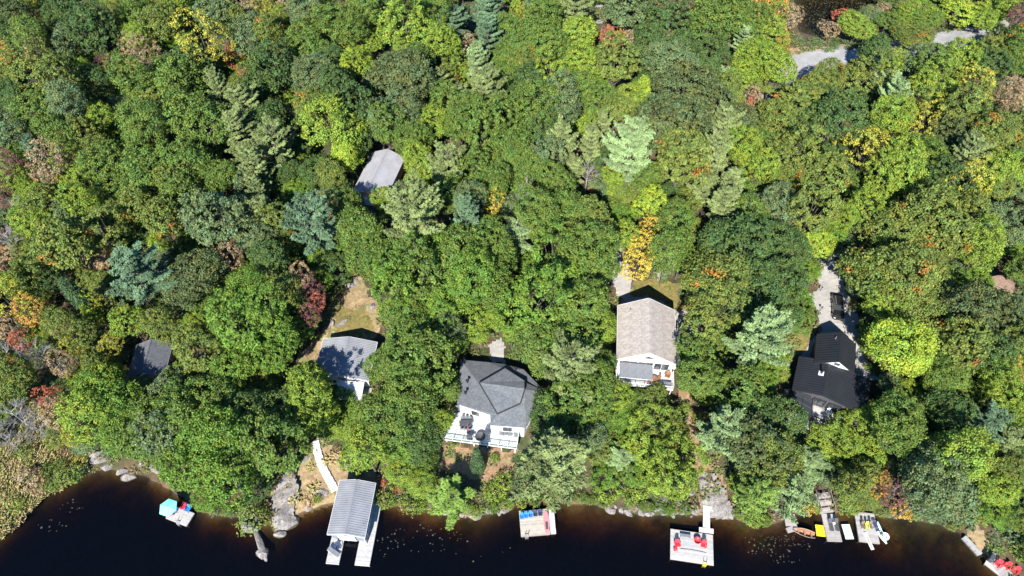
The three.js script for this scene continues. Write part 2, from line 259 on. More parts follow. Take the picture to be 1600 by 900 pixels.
// a broadleaf crown: many leafy clumps carried through the crown's outer volume
function broadGeo(seed, { R = 4.5, mid = 8.6, hy = 4.4, clumps = 165, per = 96, rc = [0.4, 0.86], leaf = 0.29, specks = 0, open = 0.0, low = -0.55, lobe = 0.26 } = {}) {
  const r = rng(seed), L = new Leaves(), lobes = Array.from({ length: 8 }, () => [dirOf(r), 0.12 + lobe * r()]), limbs = [], tips = [];
  const shape = (d) => { let k = 0.78 - lobe * 0.25; for (const [l, a] of lobes) k += a * Math.pow(Math.max(0, d.dot(l)), 5); return k + 0.1 * (r() - 0.5); };
  let made = 0, tries = 0; const spots = [];
  while (made < clumps && tries++ < 6000) {
    const d = dirOf(r); if (d.y < low) continue;
    const inner = made > clumps * 0.86, k = shape(d) * (inner ? 0.35 + 0.35 * r() : 0.86 + 0.14 * r()), rad = lerp(rc[0], rc[1], r() * r());
    const c = V(d.x * R * k, mid + d.y * hy * k * (d.y < 0 ? 0.75 : 1), d.z * R * k);
    if (!inner && spots.some(([q, s]) => q.distanceTo(c) < 0.62 * (s + rad))) { if (tries < 4000) continue; }
    spots.push([c, rad]); made++;
    const out = V(c.x / R, (c.y - mid + 1) / hy, c.z / R).normalize(), t = 0.74 + 0.52 * r(), warm = (r() - 0.5) * 0.3, sp = r() < specks;
    const ct = sp ? [2.3 + 0.7 * r(), 0.85, 0.7] : [t * (1 + warm), t, t * (1 - warm)];
    if (made % 9 === 0) tips.push(c);
    const sq = { x: 0.75 + 0.6 * r(), z: 0.75 + 0.6 * r() };
    const n = Math.round(per * (rad / 0.62) ** 2 * (sp ? 0.45 : 1) * (1 - open * r()));
    for (let q = 0; q < n; q++) {
      let e = dirOf(r); if (e.dot(out) < -0.25) e.negate();
      const s = rad * (r() < 0.22 ? 0.9 + 0.75 * r() : 0.4 + 0.7 * r()), o = V(c.x + e.x * s * sq.x, c.y + e.y * s * 0.62, c.z + e.z * s * sq.z);
      const nr = V().copy(e).multiplyScalar(0.55).addScaledVector(out, 0.2).addScaledVector(UP, 0.3).add(around(r, 0.8)).normalize(), j = 0.68 + 0.64 * r();
      L.leaf(o, nr, dirOf(r), leaf * (0.75 + 0.5 * r()), leaf * 0.62 * (0.8 + 0.4 * r()), [ct[0] * j, ct[1] * j, ct[2] * j]);
    }
  }
  const trunk = [tube(V(0, -0.6, 0), V(0.1, mid * 0.55, 0.05), 0.27, 0.19, 8), tube(V(0.1, mid * 0.55, 0.05), V(0.15, mid + hy * 0.35, 0), 0.19, 0.05, 6)];
  for (const c of tips) { const h = mid * (0.42 + 0.3 * r()), b = V(0.1, h, 0.05), m = V().lerpVectors(b, c, 0.5).add(V(0, -0.3, 0)); limbs.push(tube(b, m, 0.11, 0.07, 5), tube(m, c, 0.07, 0.02, 4)); }
  return { crown: L.build(), trunk: metricUV(mergeGeometries(trunk)), limbs: metricUV(mergeGeometries(limbs)) };
}
// a pine: whorls of long boughs with flat plumes of needles
function pineGeo(seed, { H = 14, R = 4.4, low = 0.4, step = 0.98, tuft = 0.46, up = 0.14, power = 0.5, blades = 19, cone = false } = {}) {
  const r = rng(seed), L = new Leaves(), boughs = [], side = r() * 6.28;
  for (let y = H * low; y < H - 0.3; y += step * (0.8 + 0.4 * r())) {
    const t = (y - H * low) / (H * (1 - low)), n = cone ? 8 : 5 + Math.floor(r() * 2), a0 = r() * 6.28;
    const len0 = R * Math.pow(1 - t, power) * (0.72 + (cone ? 0.1 : 0.42) * r()) * (t < 0.12 ? 0.75 : 1) + 0.45;
    for (let b = 0; b < n; b++) {
      const a = a0 + b * 6.283 / n + (r() - 0.5) * 0.5, len = len0 * (cone ? 0.85 + 0.25 * r() : 0.5 + 0.66 * r()) * (1 + 0.14 * Math.cos(a - side)), rise = (up + 0.45 * t) * (cone ? -0.35 : 1) + (r() - 0.5) * 0.2;
      const dir = V(Math.cos(a), 0, Math.sin(a)), lat = V(-dir.z, 0, dir.x), p = (s) => V(dir.x * len * s, y + rise * len * s + 0.16 * len * s * s - (cone ? 0.2 * len * s * s : 0), dir.z * len * s);
      boughs.push(tube(V(0, y - 0.15, 0), p(0.55), 0.045 + 0.01 * len, 0.03, 4), tube(p(0.55), p(0.96), 0.03, 0.012, 3));
      const tone = 0.66 + 0.6 * r(), nt = Math.max(3, Math.round(len / 0.42));
      for (let k = 0; k < nt; k++) {
        const s = lerp(cone ? 0.12 : 0.3, 1, (k + 0.6 * r()) / nt), w = tuft * (1.25 - 0.55 * s) * (len > 1.5 ? 1 : 0.75), spread = s < 0.9 ? [-1, 0, 1] : [0];
        for (const sd of spread) {
          const c = p(s).addScaledVector(lat, sd * w * (0.75 + 0.5 * r())).add(V(0, 0.08 - Math.abs(sd) * 0.08 + 0.2 * (r() - 0.5), 0)), tj = tone * (0.85 + 0.3 * r());
          const aim = V().copy(dir).addScaledVector(lat, sd * 0.9).normalize();
          for (let q = 0; q < blades; q++) {
            const fan = V().copy(aim).multiplyScalar(0.9).add(around(r, 0.85)).add(V(0, 0.28, 0)).normalize(), o = V().copy(c).addScaledVector(fan, 0.2 * r()).add(V((r() - 0.5) * w * 0.7, (r() - 0.5) * 0.22, (r() - 0.5) * w * 0.7));
            const nr = V(0, 1, 0).add(around(r, 0.75)).addScaledVector(aim, 0.25).normalize(), j = tj * (0.85 + 0.3 * r());
            L.leaf(o, nr, fan, 0.46 * (0.8 + 0.4 * r()), 0.12, [j, j, j * (0.9 + 0.2 * r())]);
          }
        }
      }
    }
  }
  return { crown: L.build(), trunk: metricUV(tube(V(0, -0.6, 0), V(0.1, H, 0), cone ? 0.16 : 0.26, 0.03, 7)), limbs: metricUV(mergeGeometries(boughs)) };
}
// a leafless tree: forking limbs and many fine twigs
function bareGeo(seed, H = 9.5) {
  const r = rng(seed), trunk = [tube(V(0, -0.5, 0), V(0.15, H * 0.55, 0.1), 0.15, 0.09, 6), tube(V(0.15, H * 0.55, 0.1), V(0.1, H, 0), 0.09, 0.02, 5)], twigs = [];
  const grow = (o, d, len, rad, lev) => {
    const e = V().copy(o).addScaledVector(d, len); twigs.push(tube(o, e, rad, rad * 0.55, lev ? 3 : 4));
    if (lev >= 3) return;
    const n = lev === 2 ? 7 : 5;
    for (let k = 0; k < n; k++) { const s = 0.35 + 0.65 * (k + r()) / n; grow(V().lerpVectors(o, e, Math.min(1, s)), V().copy(d).add(around(r, 0.85)).add(V(0, 0.22, 0)).normalize(), len * (0.42 + 0.25 * r()), rad * 0.5, lev + 1); }
  };
  for (let k = 0; k < 9; k++) { const a = k * 2.4 + r(), y = H * (0.32 + 0.07 * k); grow(V(0.12, y, 0.06), V(Math.cos(a), 0.6 + 0.5 * r(), Math.sin(a)).normalize(), 2.6 * (1.15 - 0.07 * k), 0.06, 0); }
  return { trunk: metricUV(mergeGeometries(trunk)), limbs: metricUV(mergeGeometries(twigs)) };
}
// ---------------------------------------------------------------- trees: kinds
const leafMat = (r, g, b) => new THREE.MeshPhysicalMaterial({ color: col(r * 1.06, g * 1.10, b * 1.16), vertexColors: true, roughness: 0.7, side: THREE.DoubleSide, transmission: 0.16, thickness: 0, specularIntensity: 0.35 });
const TONE = {                                                         // code: [form, word, leaf colours]
  d: ['broad', 'deep green', [0.060, 0.098, 0.024]], g: ['broad', 'mid green', [0.092, 0.138, 0.023]], G: ['broad', 'fresh green', [0.100, 0.166, 0.021]],
  l: ['broad', 'yellow-green', [0.152, 0.208, 0.025]], L: ['broad', 'bright lime green', [0.215, 0.28, 0.028]], o: ['broad', 'olive green', [0.122, 0.150, 0.028]],
  D: ['broad', 'dark olive', [0.076, 0.096, 0.030]], e: ['broad', 'grey-green', [0.104, 0.140, 0.052]], y: ['broad', 'yellow', [0.29, 0.27, 0.035]], Y: ['broad', 'golden yellow', [0.44, 0.32, 0.045]],
  a: ['broad', 'amber orange', [0.42, 0.235, 0.045]], r: ['broad', 'orange-red', [0.44, 0.13, 0.07]], k: ['broad', 'rusty tan', [0.29, 0.20, 0.105]], m: ['broad', 'maroon', [0.16, 0.062, 0.058]],
  P: ['pine', 'olive green', [0.176, 0.212, 0.072]], B: ['pine', 'blue-green', [0.108, 0.172, 0.086]], W: ['pine', 'pale silvery green', [0.196, 0.268, 0.104]], N: ['pine', 'fresh green', [0.165, 0.245, 0.045]],
  H: ['cone', 'deep green', [0.055, 0.095, 0.034]], X: ['bare', 'grey', [0.33, 0.31, 0.30]],
};
const VAR = {
  broad: Array.from({ length: 8 }, (_, k) => broadGeo(100 + k, { clumps: 130 + 18 * (k % 4), hy: 3.8 + 0.45 * ((k * 3) % 4), leaf: [0.3, 0.36, 0.42, 0.32][k % 4], rc: k % 3 === 1 ? [0.55, 1.15] : [0.42, 0.95], per: [84, 68, 56, 78][k % 4] * (k % 3 === 1 ? 0.85 : 1), lobe: [0.26, 0.5, 0.36][k % 3], specks: k >= 6 ? 0.04 : 0 })),
  airy: Array.from({ length: 3 }, (_, k) => broadGeo(200 + k, { clumps: 118, per: 66, rc: [0.36, 0.76], open: 0.45 })),
  pine: Array.from({ length: 5 }, (_, k) => pineGeo(300 + k, { H: 13 + 0.5 * k, low: 0.36 + 0.02 * k, up: 0.08 + 0.04 * k })),
  cone: Array.from({ length: 2 }, (_, k) => pineGeo(400 + k, { H: 11, R: 2.5, low: 0.1, step: 0.6, tuft: 0.36, power: 0.9, cone: true, blades: 7 })),
  shrub: Array.from({ length: 4 }, (_, k) => broadGeo(500 + k, { R: 1.5, mid: 1.1, hy: 1.2, clumps: 34, per: 60, rc: [0.3, 0.52], leaf: 0.24, low: -0.7 })),
  bare: Array.from({ length: 3 }, (_, k) => bareGeo(600 + k)),
};
const leafMats = {}, shrubMats = {};
for (const [k, [f, , c]] of Object.entries(TONE)) if (f !== 'bare') leafMats[k] = leafMat(...c);
const treeLog = [];
function placeTree(px, py, rpx, code, small, tall, auto) {
  const [form0, word] = TONE[code], form = small ? 'shrub' : form0, nom = NOM[form];
  // the crown's middle lies on the ray through the pixel; its height follows from the crown's own size
  let base = groundPx(px, py), s = 1, sv = 1;
  for (let k = 0; k < 8; k++) {
    const mid = base.clone().setY(ground(base.x, base.z) + nom.mid * sv), z = depthOf(mid);
    s = rpx * z / FPX / nom.R; sv = form === 'shrub' ? clamp(s, 0.5, 2) : clamp(Math.pow(s, 0.62), 0.5, 1.2); if (auto) sv *= 0.55; if (tall) sv *= tall;
    const q = at(px, py, ground(base.x, base.z) + nom.mid * sv); base = V(q.x, ground(q.x, q.z), q.z);
  }
  if (ground(base.x, base.z) < 0.05) base.z = Math.min(base.z, shoreZ(base.x) - 0.5);
  base.y = ground(base.x, base.z);
  return { px, py, rpx, code, form, word, base, s, sv, small };
}
// pixel of the crown's middle, its radius in pixels, its kind; a capital S at the end marks a shrub
const treeRows = `
42 5 16 y;15 60 24 d;50 60 27 g;10 88 13 a;45 110 32 o;62 85 20 k;110 60 28 e;150 50 30 d;125 18 26 d;92 28 22 d;18 22 22 D;100 130 28 o;150 125 26 d;166 104 16 m;196 100 15 y;180 116 14 o;216 84 24 k;250 36 28 o;208 60 20 l;280 10 22 l;190 18 18 o;216 22 24 g
318 70 40 y;300 90 24 l;366 88 15 r;381 118 8 r;342 26 26 e;385 6 18 k;346 8 15 y;388 58 28 e;374 36 20 o;262 114 9 r;270 122 42 g;226 140 32 g;302 112 30 d;322 142 16 l;250 170 38 o;312 190 44 g;220 202 36 g;346 150 24 P;380 172 30 P;372 212 32 P;388 252 28 P;352 182 20 P
160 186 24 l;138 172 22 d;60 166 32 g;108 166 30 e;20 150 26 d;24 200 30 e;90 206 26 g;130 216 24 o;50 230 18 B;15 266 24 m;76 262 28 k;96 246 18 k;40 286 22 l;114 276 24 l;136 290 22 l;170 250 34 g;230 264 40 g;190 290 28 g;290 252 36 g;321 266 11 l;340 280 26 g;270 292 28 o;150 236 24 o
410 14 16 y;446 14 15 k;472 25 28 e;440 46 17 l;418 56 24 o;440 72 8 a;453 74 9 m;530 8 15 m;500 10 22 g;570 12 28 g;490 46 28 o;480 72 32 g;545 45 36 g;610 14 18 d;632 42 34 l;672 20 28 g;682 64 30 l;640 72 24 l;710 32 28 B;764 16 30 B;764 62 28 B;731 72 13 k;746 96 24 W;790 54 26 g;786 90 20 g;790 116 22 g
537 88 12 y;556 100 28 l;545 112 16 L;500 92 30 d;432 112 34 d;406 134 26 d;480 126 30 e;526 132 28 d;628 118 46 D;580 134 15 P;662 98 22 d;690 130 20 P;702 124 17 o;720 118 15 l;756 146 36 P;716 152 24 P;700 164 26 g;512 192 44 l;540 238 24 L;482 164 28 o;550 172 32 d;590 186 26 e;530 152 26 d;640 182 24 e;633 155 6 a;680 192 32 l;720 196 30 g;752 202 34 g;782 190 28 g;792 232 28 g;646 218 24 g
428 220 38 P;404 266 26 P;500 264 26 d;516 272 20 o;420 188 28 d;700 256 38 P;658 256 28 l;652 288 22 l;746 270 26 g;772 286 26 g;600 208 24 g;566 222 22 d;404 300 22 P;450 270 16 d
815 10 15 l;832 4 18 B;812 30 11 y;846 26 26 g;898 14 30 P;975 20 32 e;1000 12 22 d;1021 24 12 r;1008 40 9 y;1046 36 28 d;1076 4 17 m;1110 36 44 g;1152 20 26 g;1170 40 22 g;1187 14 24 a;950 58 13 r;985 65 15 k;966 70 11 a;1043 60 10 y;1016 66 26 d;904 50 30 l;840 56 32 g;862 72 28 g;815 66 26 g;820 100 28 o;880 82 22 l;920 96 30 l;960 102 30 o;1062 74 22 d;1110 86 34 d;1160 66 18 W;1170 82 20 l;1186 102 26 l;1048 94 34 e
870 126 24 l;830 132 32 d;905 136 26 g;985 152 22 l;968 168 24 o;1005 140 15 L;1070 140 46 D;1132 124 17 W;1160 116 24 l;1176 150 13 k;1170 166 8 r;1140 142 22 o;820 176 36 g;880 170 30 e;930 162 26 g;850 202 30 d;942 196 17 P;880 224 28 P;924 226 24 P;860 250 24 e;985 242 40 W;1050 192 46 D;1102 170 36 D;1152 190 30 D;1066 252 44 o;1122 206 30 P;1114 250 28 P;1166 240 26 l;1186 224 22 g;1192 260 26 l;918 272 20 X;898 266 22 P;826 302 20 X;810 236 32 g;822 266 26 g;956 272 17 l;1012 276 22 g;870 286 26 g;1140 292 28 P;1100 292 26 P
1212 14 22 a;1234 30 17 k;1205 50 22 l;1312 26 13 rT;1298 46 17 kT;1340 42 26 lT;1380 16 14 kT;1420 20 26 lT;1452 28 24 gT;1500 10 30 LT;1542 24 28 lT;1570 14 18 l;1222 70 10 a;1214 106 26 l;1368 80 22 d;1428 62 26 oT;1402 96 20 l;1292 132 26 o;1340 126 30 o;1385 134 26 W;1396 156 28 W;1432 102 22 e;1411 102 16 X;1452 106 26 g;1496 92 28 l;1542 84 26 o;1582 66 26 o;1580 96 26 g;1546 104 28 d;1592 26 18 m
1250 164 42 o;1310 184 46 d;1288 160 26 d;1220 190 34 o;1440 196 25 y;1400 190 30 l;1420 170 18 o;1470 150 30 l;1440 140 24 l;1500 176 30 o;1522 136 30 y;1580 146 22 k;1586 172 22 k;1546 156 11 k;1480 216 30 D;1540 210 34 o;1590 202 24 o;1355 230 34 y;1298 236 22 d;1240 236 32 o;1210 260 28 o;1290 272 38 o;1230 286 30 o;1410 260 38 l;1452 266 32 g;1380 290 26 l;1500 250 30 P;1512 282 32 y;1550 270 28 l;1590 260 28 l;1470 292 28 d;1560 292 26 o
10 306 18 m;36 332 20 X;14 372 22 X;46 310 22 l;60 346 30 l;76 322 24 o;70 304 11 r;140 330 30 l;116 346 22 e;110 386 42 o;166 360 34 o;190 342 28 o;222 326 28 o;262 340 30 o;246 378 13 L;215 432 50 B;175 396 9 a;300 436 42 D;334 352 42 e;362 402 22 k;338 395 9 r;382 342 26 P;390 302 26 e;292 310 30 g;50 430 26 o;30 442 22 l;10 470 30 y;50 490 24 a;80 440 20 d;122 466 26 H;92 502 22 o;15 512 22 k;30 532 15 r;160 478 14 y;146 492 13 L;200 502 28 l;250 506 26 o;176 538 18 y;114 536 18 y;104 512 17 k;130 522 22 o;70 562 30 X;20 562 28 X;30 590 28 o;100 572 20 k;150 574 22 o;166 592 26 l
375 508 50 G;310 552 36 o;376 568 32 G;385 456 32 G;412 332 28 P;406 372 28 e;420 402 30 d;432 352 24 o;490 346 46 B;550 326 24 g;562 360 34 g;566 396 28 g;642 346 48 P;600 312 20 l;700 312 24 g;726 322 24 e;730 352 28 B;770 320 15 Y;757 315 9 r;720 392 46 g;680 402 42 G;660 432 38 g;742 432 44 G;780 402 34 g;772 462 34 g;700 462 38 G;622 450 36 G;604 408 32 g;642 482 34 g
430 456 34 o;472 436 20 k;489 458 20 m;486 492 17 m;497 476 12 r;412 492 32 G;440 522 28 G;430 562 26 G;458 384 17 o;640 522 36 g;662 562 44 g;614 568 38 g;690 500 24 G;690 520 22 e;712 524 22 e;742 500 24 l;752 522 17 l;766 490 20 l;722 546 20 l;482 604 38 l;800 520 16 l
810 370 32 W;880 332 42 g;850 352 38 g;920 342 38 o;900 402 44 g;870 432 46 G;830 472 44 G;912 470 42 g;850 532 38 g;898 522 38 g;936 418 28 g;940 360 22 o;1020 316 26 L;978 368 24 l;1012 360 17 Y;1004 388 26 Y;995 416 26 Y;1056 342 32 g;1048 388 28 g;1066 404 26 G;1040 412 18 e;1126 326 28 P;1162 330 28 e;1176 346 34 g;1120 376 32 d;1162 402 42 d;1110 440 50 o;1182 442 42 d;1150 472 34 d;1102 500 36 o;1180 530 44 W;1086 556 26 g;1100 590 34 g;890 572 46 P;934 606 30 g;944 566 18 g
1216 330 34 e;1224 386 36 d;1218 440 38 d;1214 490 28 d;1212 522 24 W;1270 332 38 o;1276 376 22 L;1310 340 22 l;1350 326 30 l;1400 362 50 o;1450 332 42 o;1480 372 38 o;1360 416 24 L;1400 442 48 o;1382 472 36 l;1442 422 40 o;1430 482 38 o;1530 396 34 l;1562 342 30 e;1590 352 26 e;1510 332 28 o;1592 422 20 g;1416 552 46 L;1470 522 32 o;1512 482 42 D;1562 500 36 D;1500 542 42 o;1550 552 34 d;1480 582 34 g;1580 540 30 o;1580 584 24 y;1560 602 26 l;1592 602 18 r;1384 512 22 l
25 648 34 X;48 640 26 X;20 622 24 o;80 622 15 r;92 650 26 k;114 682 17 y;140 640 42 l;172 622 42 G;190 682 36 G;232 648 34 g;222 692 32 g;262 682 36 e;282 642 38 g;270 614 26 e;342 620 38 g;332 682 46 G;356 738 42 G;300 738 34 G;392 642 36 d;402 692 38 g;326 782 22 GT;266 728 22 g;60 672 24 X;104 704 9 mS;126 722 10 yS;40 706 16 oS;14 692 20 X;76 734 13 gS;106 744 18 oS;96 728 12 gS;60 762 14 kS;30 800 14 lS;70 792 11 oS;46 744 18 kS
442 642 42 d;432 702 46 g;482 642 30 l;502 652 24 l;592 650 46 g;642 632 44 g;622 690 38 GT;572 702 34 l;652 680 36 dT;626 736 26 lT;652 752 24 lT;602 780 17 oS;640 786 18 oS;600 755 7 rS;622 766 7 rS;708 782 40 NT;772 770 16 lS;786 752 15 lS;746 716 15 H;398 806 24 oS
868 722 66 P;860 644 30 d;890 622 36 g;932 652 34 gT;962 620 28 lT;922 684 24 e;972 716 28 WT;1010 690 40 lT;1042 722 42 lT;1032 670 36 oT;1052 752 32 l;1002 762 18 lS;952 768 18 lS;985 778 13 lS;1130 672 42 W;1162 640 40 d;1172 702 42 D;1192 742 34 o;1182 792 34 N;1150 610 36 g;1100 622 14 lS
1206 652 38 d;1212 702 34 o;1256 722 36 WT;1240 772 30 W;1290 692 32 lT;1330 660 26 lT;1372 656 34 lT;1402 680 40 g;1340 702 32 lT;1410 642 30 g;1330 762 28 o;1352 742 24 o;1370 756 16 a;1396 770 22 m;1410 796 15 aS;1328 800 17 lS;1388 806 10 eS;1450 772 46 e;1482 790 42 e;1440 732 34 e;1500 712 46 l;1470 702 30 e;1480 642 32 d;1546 662 34 B;1570 692 28 P;1590 642 24 l;1570 620 26 l;1562 762 28 l;1580 742 26 o;1532 800 18 lS;1582 836 18 eS;1596 862 13 lS;1260 798 11 aS;1276 806 8 lS;1466 600 28 g;1345 530 7 lS;1352 548 8 lS;1356 572 7 lS;1262 500 9 lS;1236 520 10 oS
815 789 9 lS;836 786 10 gS;858 785 8 lS;712 690 9 oS;772 716 7 lS;1226 556 10 lS;1072 640 10 lS;1090 652 9 lS
`.trim().split(/[;\n]/).map((s) => s.trim().split(' ')).map(([x, y, r, c]) => ({ x: +x, y: +y, r: +r, c: c[0], small: c[1] === 'S', tall: c[1] === 'T' ? 0.55 : 0 }));
{ // scrub crowding the waterline between the docks
  const r = rng(818), skip = [[130, 260], [262, 312], [372, 480], [498, 606], [806, 874], [1086, 1148], [1222, 1250], [1268, 1376], [1500, 1700]];
  for (let i = 1; i < shorePx.length; i++) { const [x0, y0] = shorePx[i - 1], [x1, y1] = shorePx[i]; for (let k = 0; k < Math.ceil((x1 - x0) / 11); k++) { const t = r(), x = x0 + (x1 - x0) * t, y = y0 + (y1 - y0) * t; if (x < 60 || skip.some(([a, b]) => x > a && x < b)) continue; treeRows.push({ x, y: y - 5 - 9 * r(), r: 6 + 8 * r() * r(), c: 'llogokGge'[Math.floor(r() * 9)], small: true }); } }
}
// ---------------------------------------------------------------- clearings, drives, road, rock
const A = {
  yard: [[548, 428], [562, 430], [578, 462], [598, 478], [592, 530], [570, 535], [520, 530], [500, 560], [482, 600], [455, 575], [470, 552], [505, 520], [520, 488], [535, 470]],
  beigeDrive: [[953, 392], [972, 384], [985, 430], [1004, 446], [1020, 440], [1022, 330], [1036, 328], [1034, 440], [1066, 462], [1078, 490], [1088, 560], [1062, 575], [1050, 500], [968, 480], [955, 440]],
  blackDrive: [[1280, 394], [1304, 394], [1316, 430], [1328, 470], [1342, 500], [1344, 522], [1350, 560], [1372, 592], [1340, 600], [1330, 540], [1278, 560], [1246, 562], [1262, 540], [1278, 520], [1278, 486], [1256, 460], [1278, 456]],
  shorePath: [[1056, 606], [1072, 604], [1084, 632], [1092, 690], [1100, 715], [1132, 745], [1145, 806], [1092, 806], [1084, 742], [1078, 700], [1072, 650]],
  boatSlope: [[428, 832], [424, 770], [452, 740], [474, 700], [500, 684], [525, 700], [545, 735], [600, 740], [612, 790], [530, 790], [470, 806]],
  greyFront: [[676, 696], [812, 706], [800, 745], [770, 760], [742, 752], [690, 730]],
  greyBack: [[762, 540], [784, 528], [792, 566], [768, 566]],
  blackFront: [[1228, 608], [1345, 640], [1305, 690], [1285, 690], [1232, 660]],
  road: [[1225, 84], [1335, 76], [1350, 74], [1450, 60], [1470, 50], [1540, 40], [1550, 60], [1490, 78], [1400, 96], [1330, 96], [1255, 128], [1225, 120]],
  pond: [[1238, -10], [1365, -10], [1360, 10], [1285, 26], [1280, 60], [1240, 50]],
  shed: [[1545, 425], [1590, 420], [1590, 470], [1548, 470]],
  seawall: [[1495, 815], [1545, 820], [1600, 880], [1600, 920], [1560, 900], [1500, 850]],
  garage: [[545, 305], [580, 232], [634, 238], [622, 300]], dark: [[198, 580], [226, 522], [272, 535], [270, 575], [240, 605]], silver: [[490, 560], [500, 524], [588, 530], [592, 570], [570, 622], [540, 622]],
  grey: [[708, 690], [716, 558], [820, 570], [854, 612], [824, 700]], beige: [[958, 560], [964, 470], [1014, 442], [1060, 480], [1060, 610], [962, 605]], black: [[1232, 640], [1235, 560], [1270, 520], [1300, 498], [1342, 540], [1368, 596], [1352, 650]],
  asphaltBit: [[930, 8], [942, 8], [942, 38], [930, 36]],
};
drape('yard_dirt', A.yard, M.dirt, 0.05, 'sandy bare yard behind the silver-roofed cottage', 'yard', 0.7);
drape('yard_grass', [[528, 478], [572, 482], [584, 520], [540, 526], [520, 512]], M.lawn, 0.09, 'worn grass patch in the sandy yard', 'lawn', 0.9);
drape('gravel_drive', A.beigeDrive, M.gravel, 0.05, 'pale gravel drive past the beige-roofed house', 'driveway', 0.5);
drape('back_lawn', [[985, 440], [1020, 436], [1062, 444], [1074, 486], [1050, 486], [1012, 460], [985, 466]], M.lawn, 0.09, 'strip of dry grass behind the beige-roofed house', 'lawn', 0.6);
drape('gravel_drive', A.blackDrive, M.gravel, 0.05, 'light gravel drive leading to the black-roofed house', 'driveway', 0.4);
drape('garden_bed', [[1252, 500], [1274, 488], [1276, 518], [1258, 545], [1246, 560], [1222, 560], [1235, 530]], M.lawn, 0.09, 'grassy garden bed beside the light gravel drive', 'lawn', 0.8);
drape('shore_path', A.shorePath, M.redDirt, 0.05, 'earth path from the beige-roofed house down to the shore', 'path', 0.6);
drape('bedrock_slope', [[430, 800], [428, 770], [446, 742], [460, 738], [470, 760], [462, 800], [446, 832], [432, 834]], M.rock, 0.25, 'cracked grey bedrock slope beside the boathouse', 'bedrock', 0.5, 0.3, 0.75);
drape('bedrock_slab', [[1090, 742], [1108, 738], [1128, 752], [1142, 790], [1143, 808], [1118, 812], [1098, 800], [1094, 770]], M.rock, 0.2, 'broad lilac-grey bedrock slab where the gangway lands', 'bedrock', 0.5, 0.3, 0.6);
drape('scrub_slope', A.boatSlope, M.dirt, 0.05, 'rocky tan slope behind the boathouse', 'ground', 0.7);
drape('bare_bank', A.greyFront, M.redDirt, 0.05, 'reddish bare bank below the long white deck', 'ground', 0.8);
drape('gravel_patch', A.greyBack, M.gravel, 0.06, 'pale gravel patch behind the grey-shingled house', 'path', 0.5);
drape('stone_terrace', A.blackFront, M.gravel, 0.05, 'stony ground below the black-roofed house', 'ground', 0.9);
drape('shed_clearing', A.shed, M.dirt, 0.05, 'leaf-strewn clearing around the brown shed', 'ground', 0.8);
drape('seawall_lawn', [[1508, 822], [1528, 818], [1548, 850], [1556, 868], [1536, 866], [1514, 842]], M.dirt, 0.05, 'dry grass strip behind the seawall', 'lawn', 0.4);
drape('marsh_bank', [[-30, 880], [-30, 700], [30, 690], [90, 720], [85, 758], [60, 780], [30, 810], [0, 846]], M.marsh, 0.06, 'tan marshy bank at the quiet end of the bay', 'ground', 1.2);
drape('road_bit', A.asphaltBit, M.asphalt, 0.05, 'small patch of grey road glimpsed among the trees', 'road', 0.3);
{ // the gravel road: a strip along its middle line
  const line = [[1130, 190], [1190, 140], [1245, 104], [1330, 84], [1400, 78], [1480, 64], [1530, 54], [1620, 34], [1700, 20]].map(([a, b]) => groundPx(a, b)), C = new THREE.CatmullRomCurve3(line), pos = [], uv = [], idx = [], n = 160, across = 8, hw = 3.1;
  for (let i = 0; i <= n; i++) { const p = C.getPoint(i / n), t = C.getTangent(i / n); t.y = 0; t.normalize(); for (let k = 0; k <= across; k++) { const s = (k / across * 2 - 1) * (hw + 0.35 * (fbm(i * 0.4, k > 4 ? 3 : 9, 3) - 0.5) * (k === 0 || k === across ? 2 : 0)), x = p.x - t.z * s, z = p.z + t.x * s; pos.push(x, ground(x, z) + 0.1, z); uv.push(x, z); } }
  for (let i = 0; i < n; i++) for (let k = 0; k < across; k++) { const a = i * (across + 1) + k, b = a + 1, c = a + across + 1, d = c + 1; idx.push(a, b, c, b, d, c); }
  const g = new THREE.BufferGeometry(); g.setAttribute('position', new THREE.Float32BufferAttribute(pos, 3)); g.setAttribute('uv', new THREE.Float32BufferAttribute(uv, 2)); g.setIndex(idx); g.computeVertexNormals(); if (g.attributes.normal.getY(0) < 0) { g.setIndex(idx.map((_, i) => idx[i - i % 3 + (2 - i % 3)])); g.computeVertexNormals(); }
  const o = new THREE.Mesh(g, M.asphalt); o.name = 'gravel_road'; o.receiveShadow = o.castShadow = true; scene.add(tag(o, 'grey country road running past the pond', 'road', null, 'structure'));
  drape('road_verge', [[1230, 76], [1340, 68], [1350, 74], [1330, 80], [1235, 88]], M.dirt, 0.06, 'dry grass verge between the road and the pond', 'verge', 0.6);
}
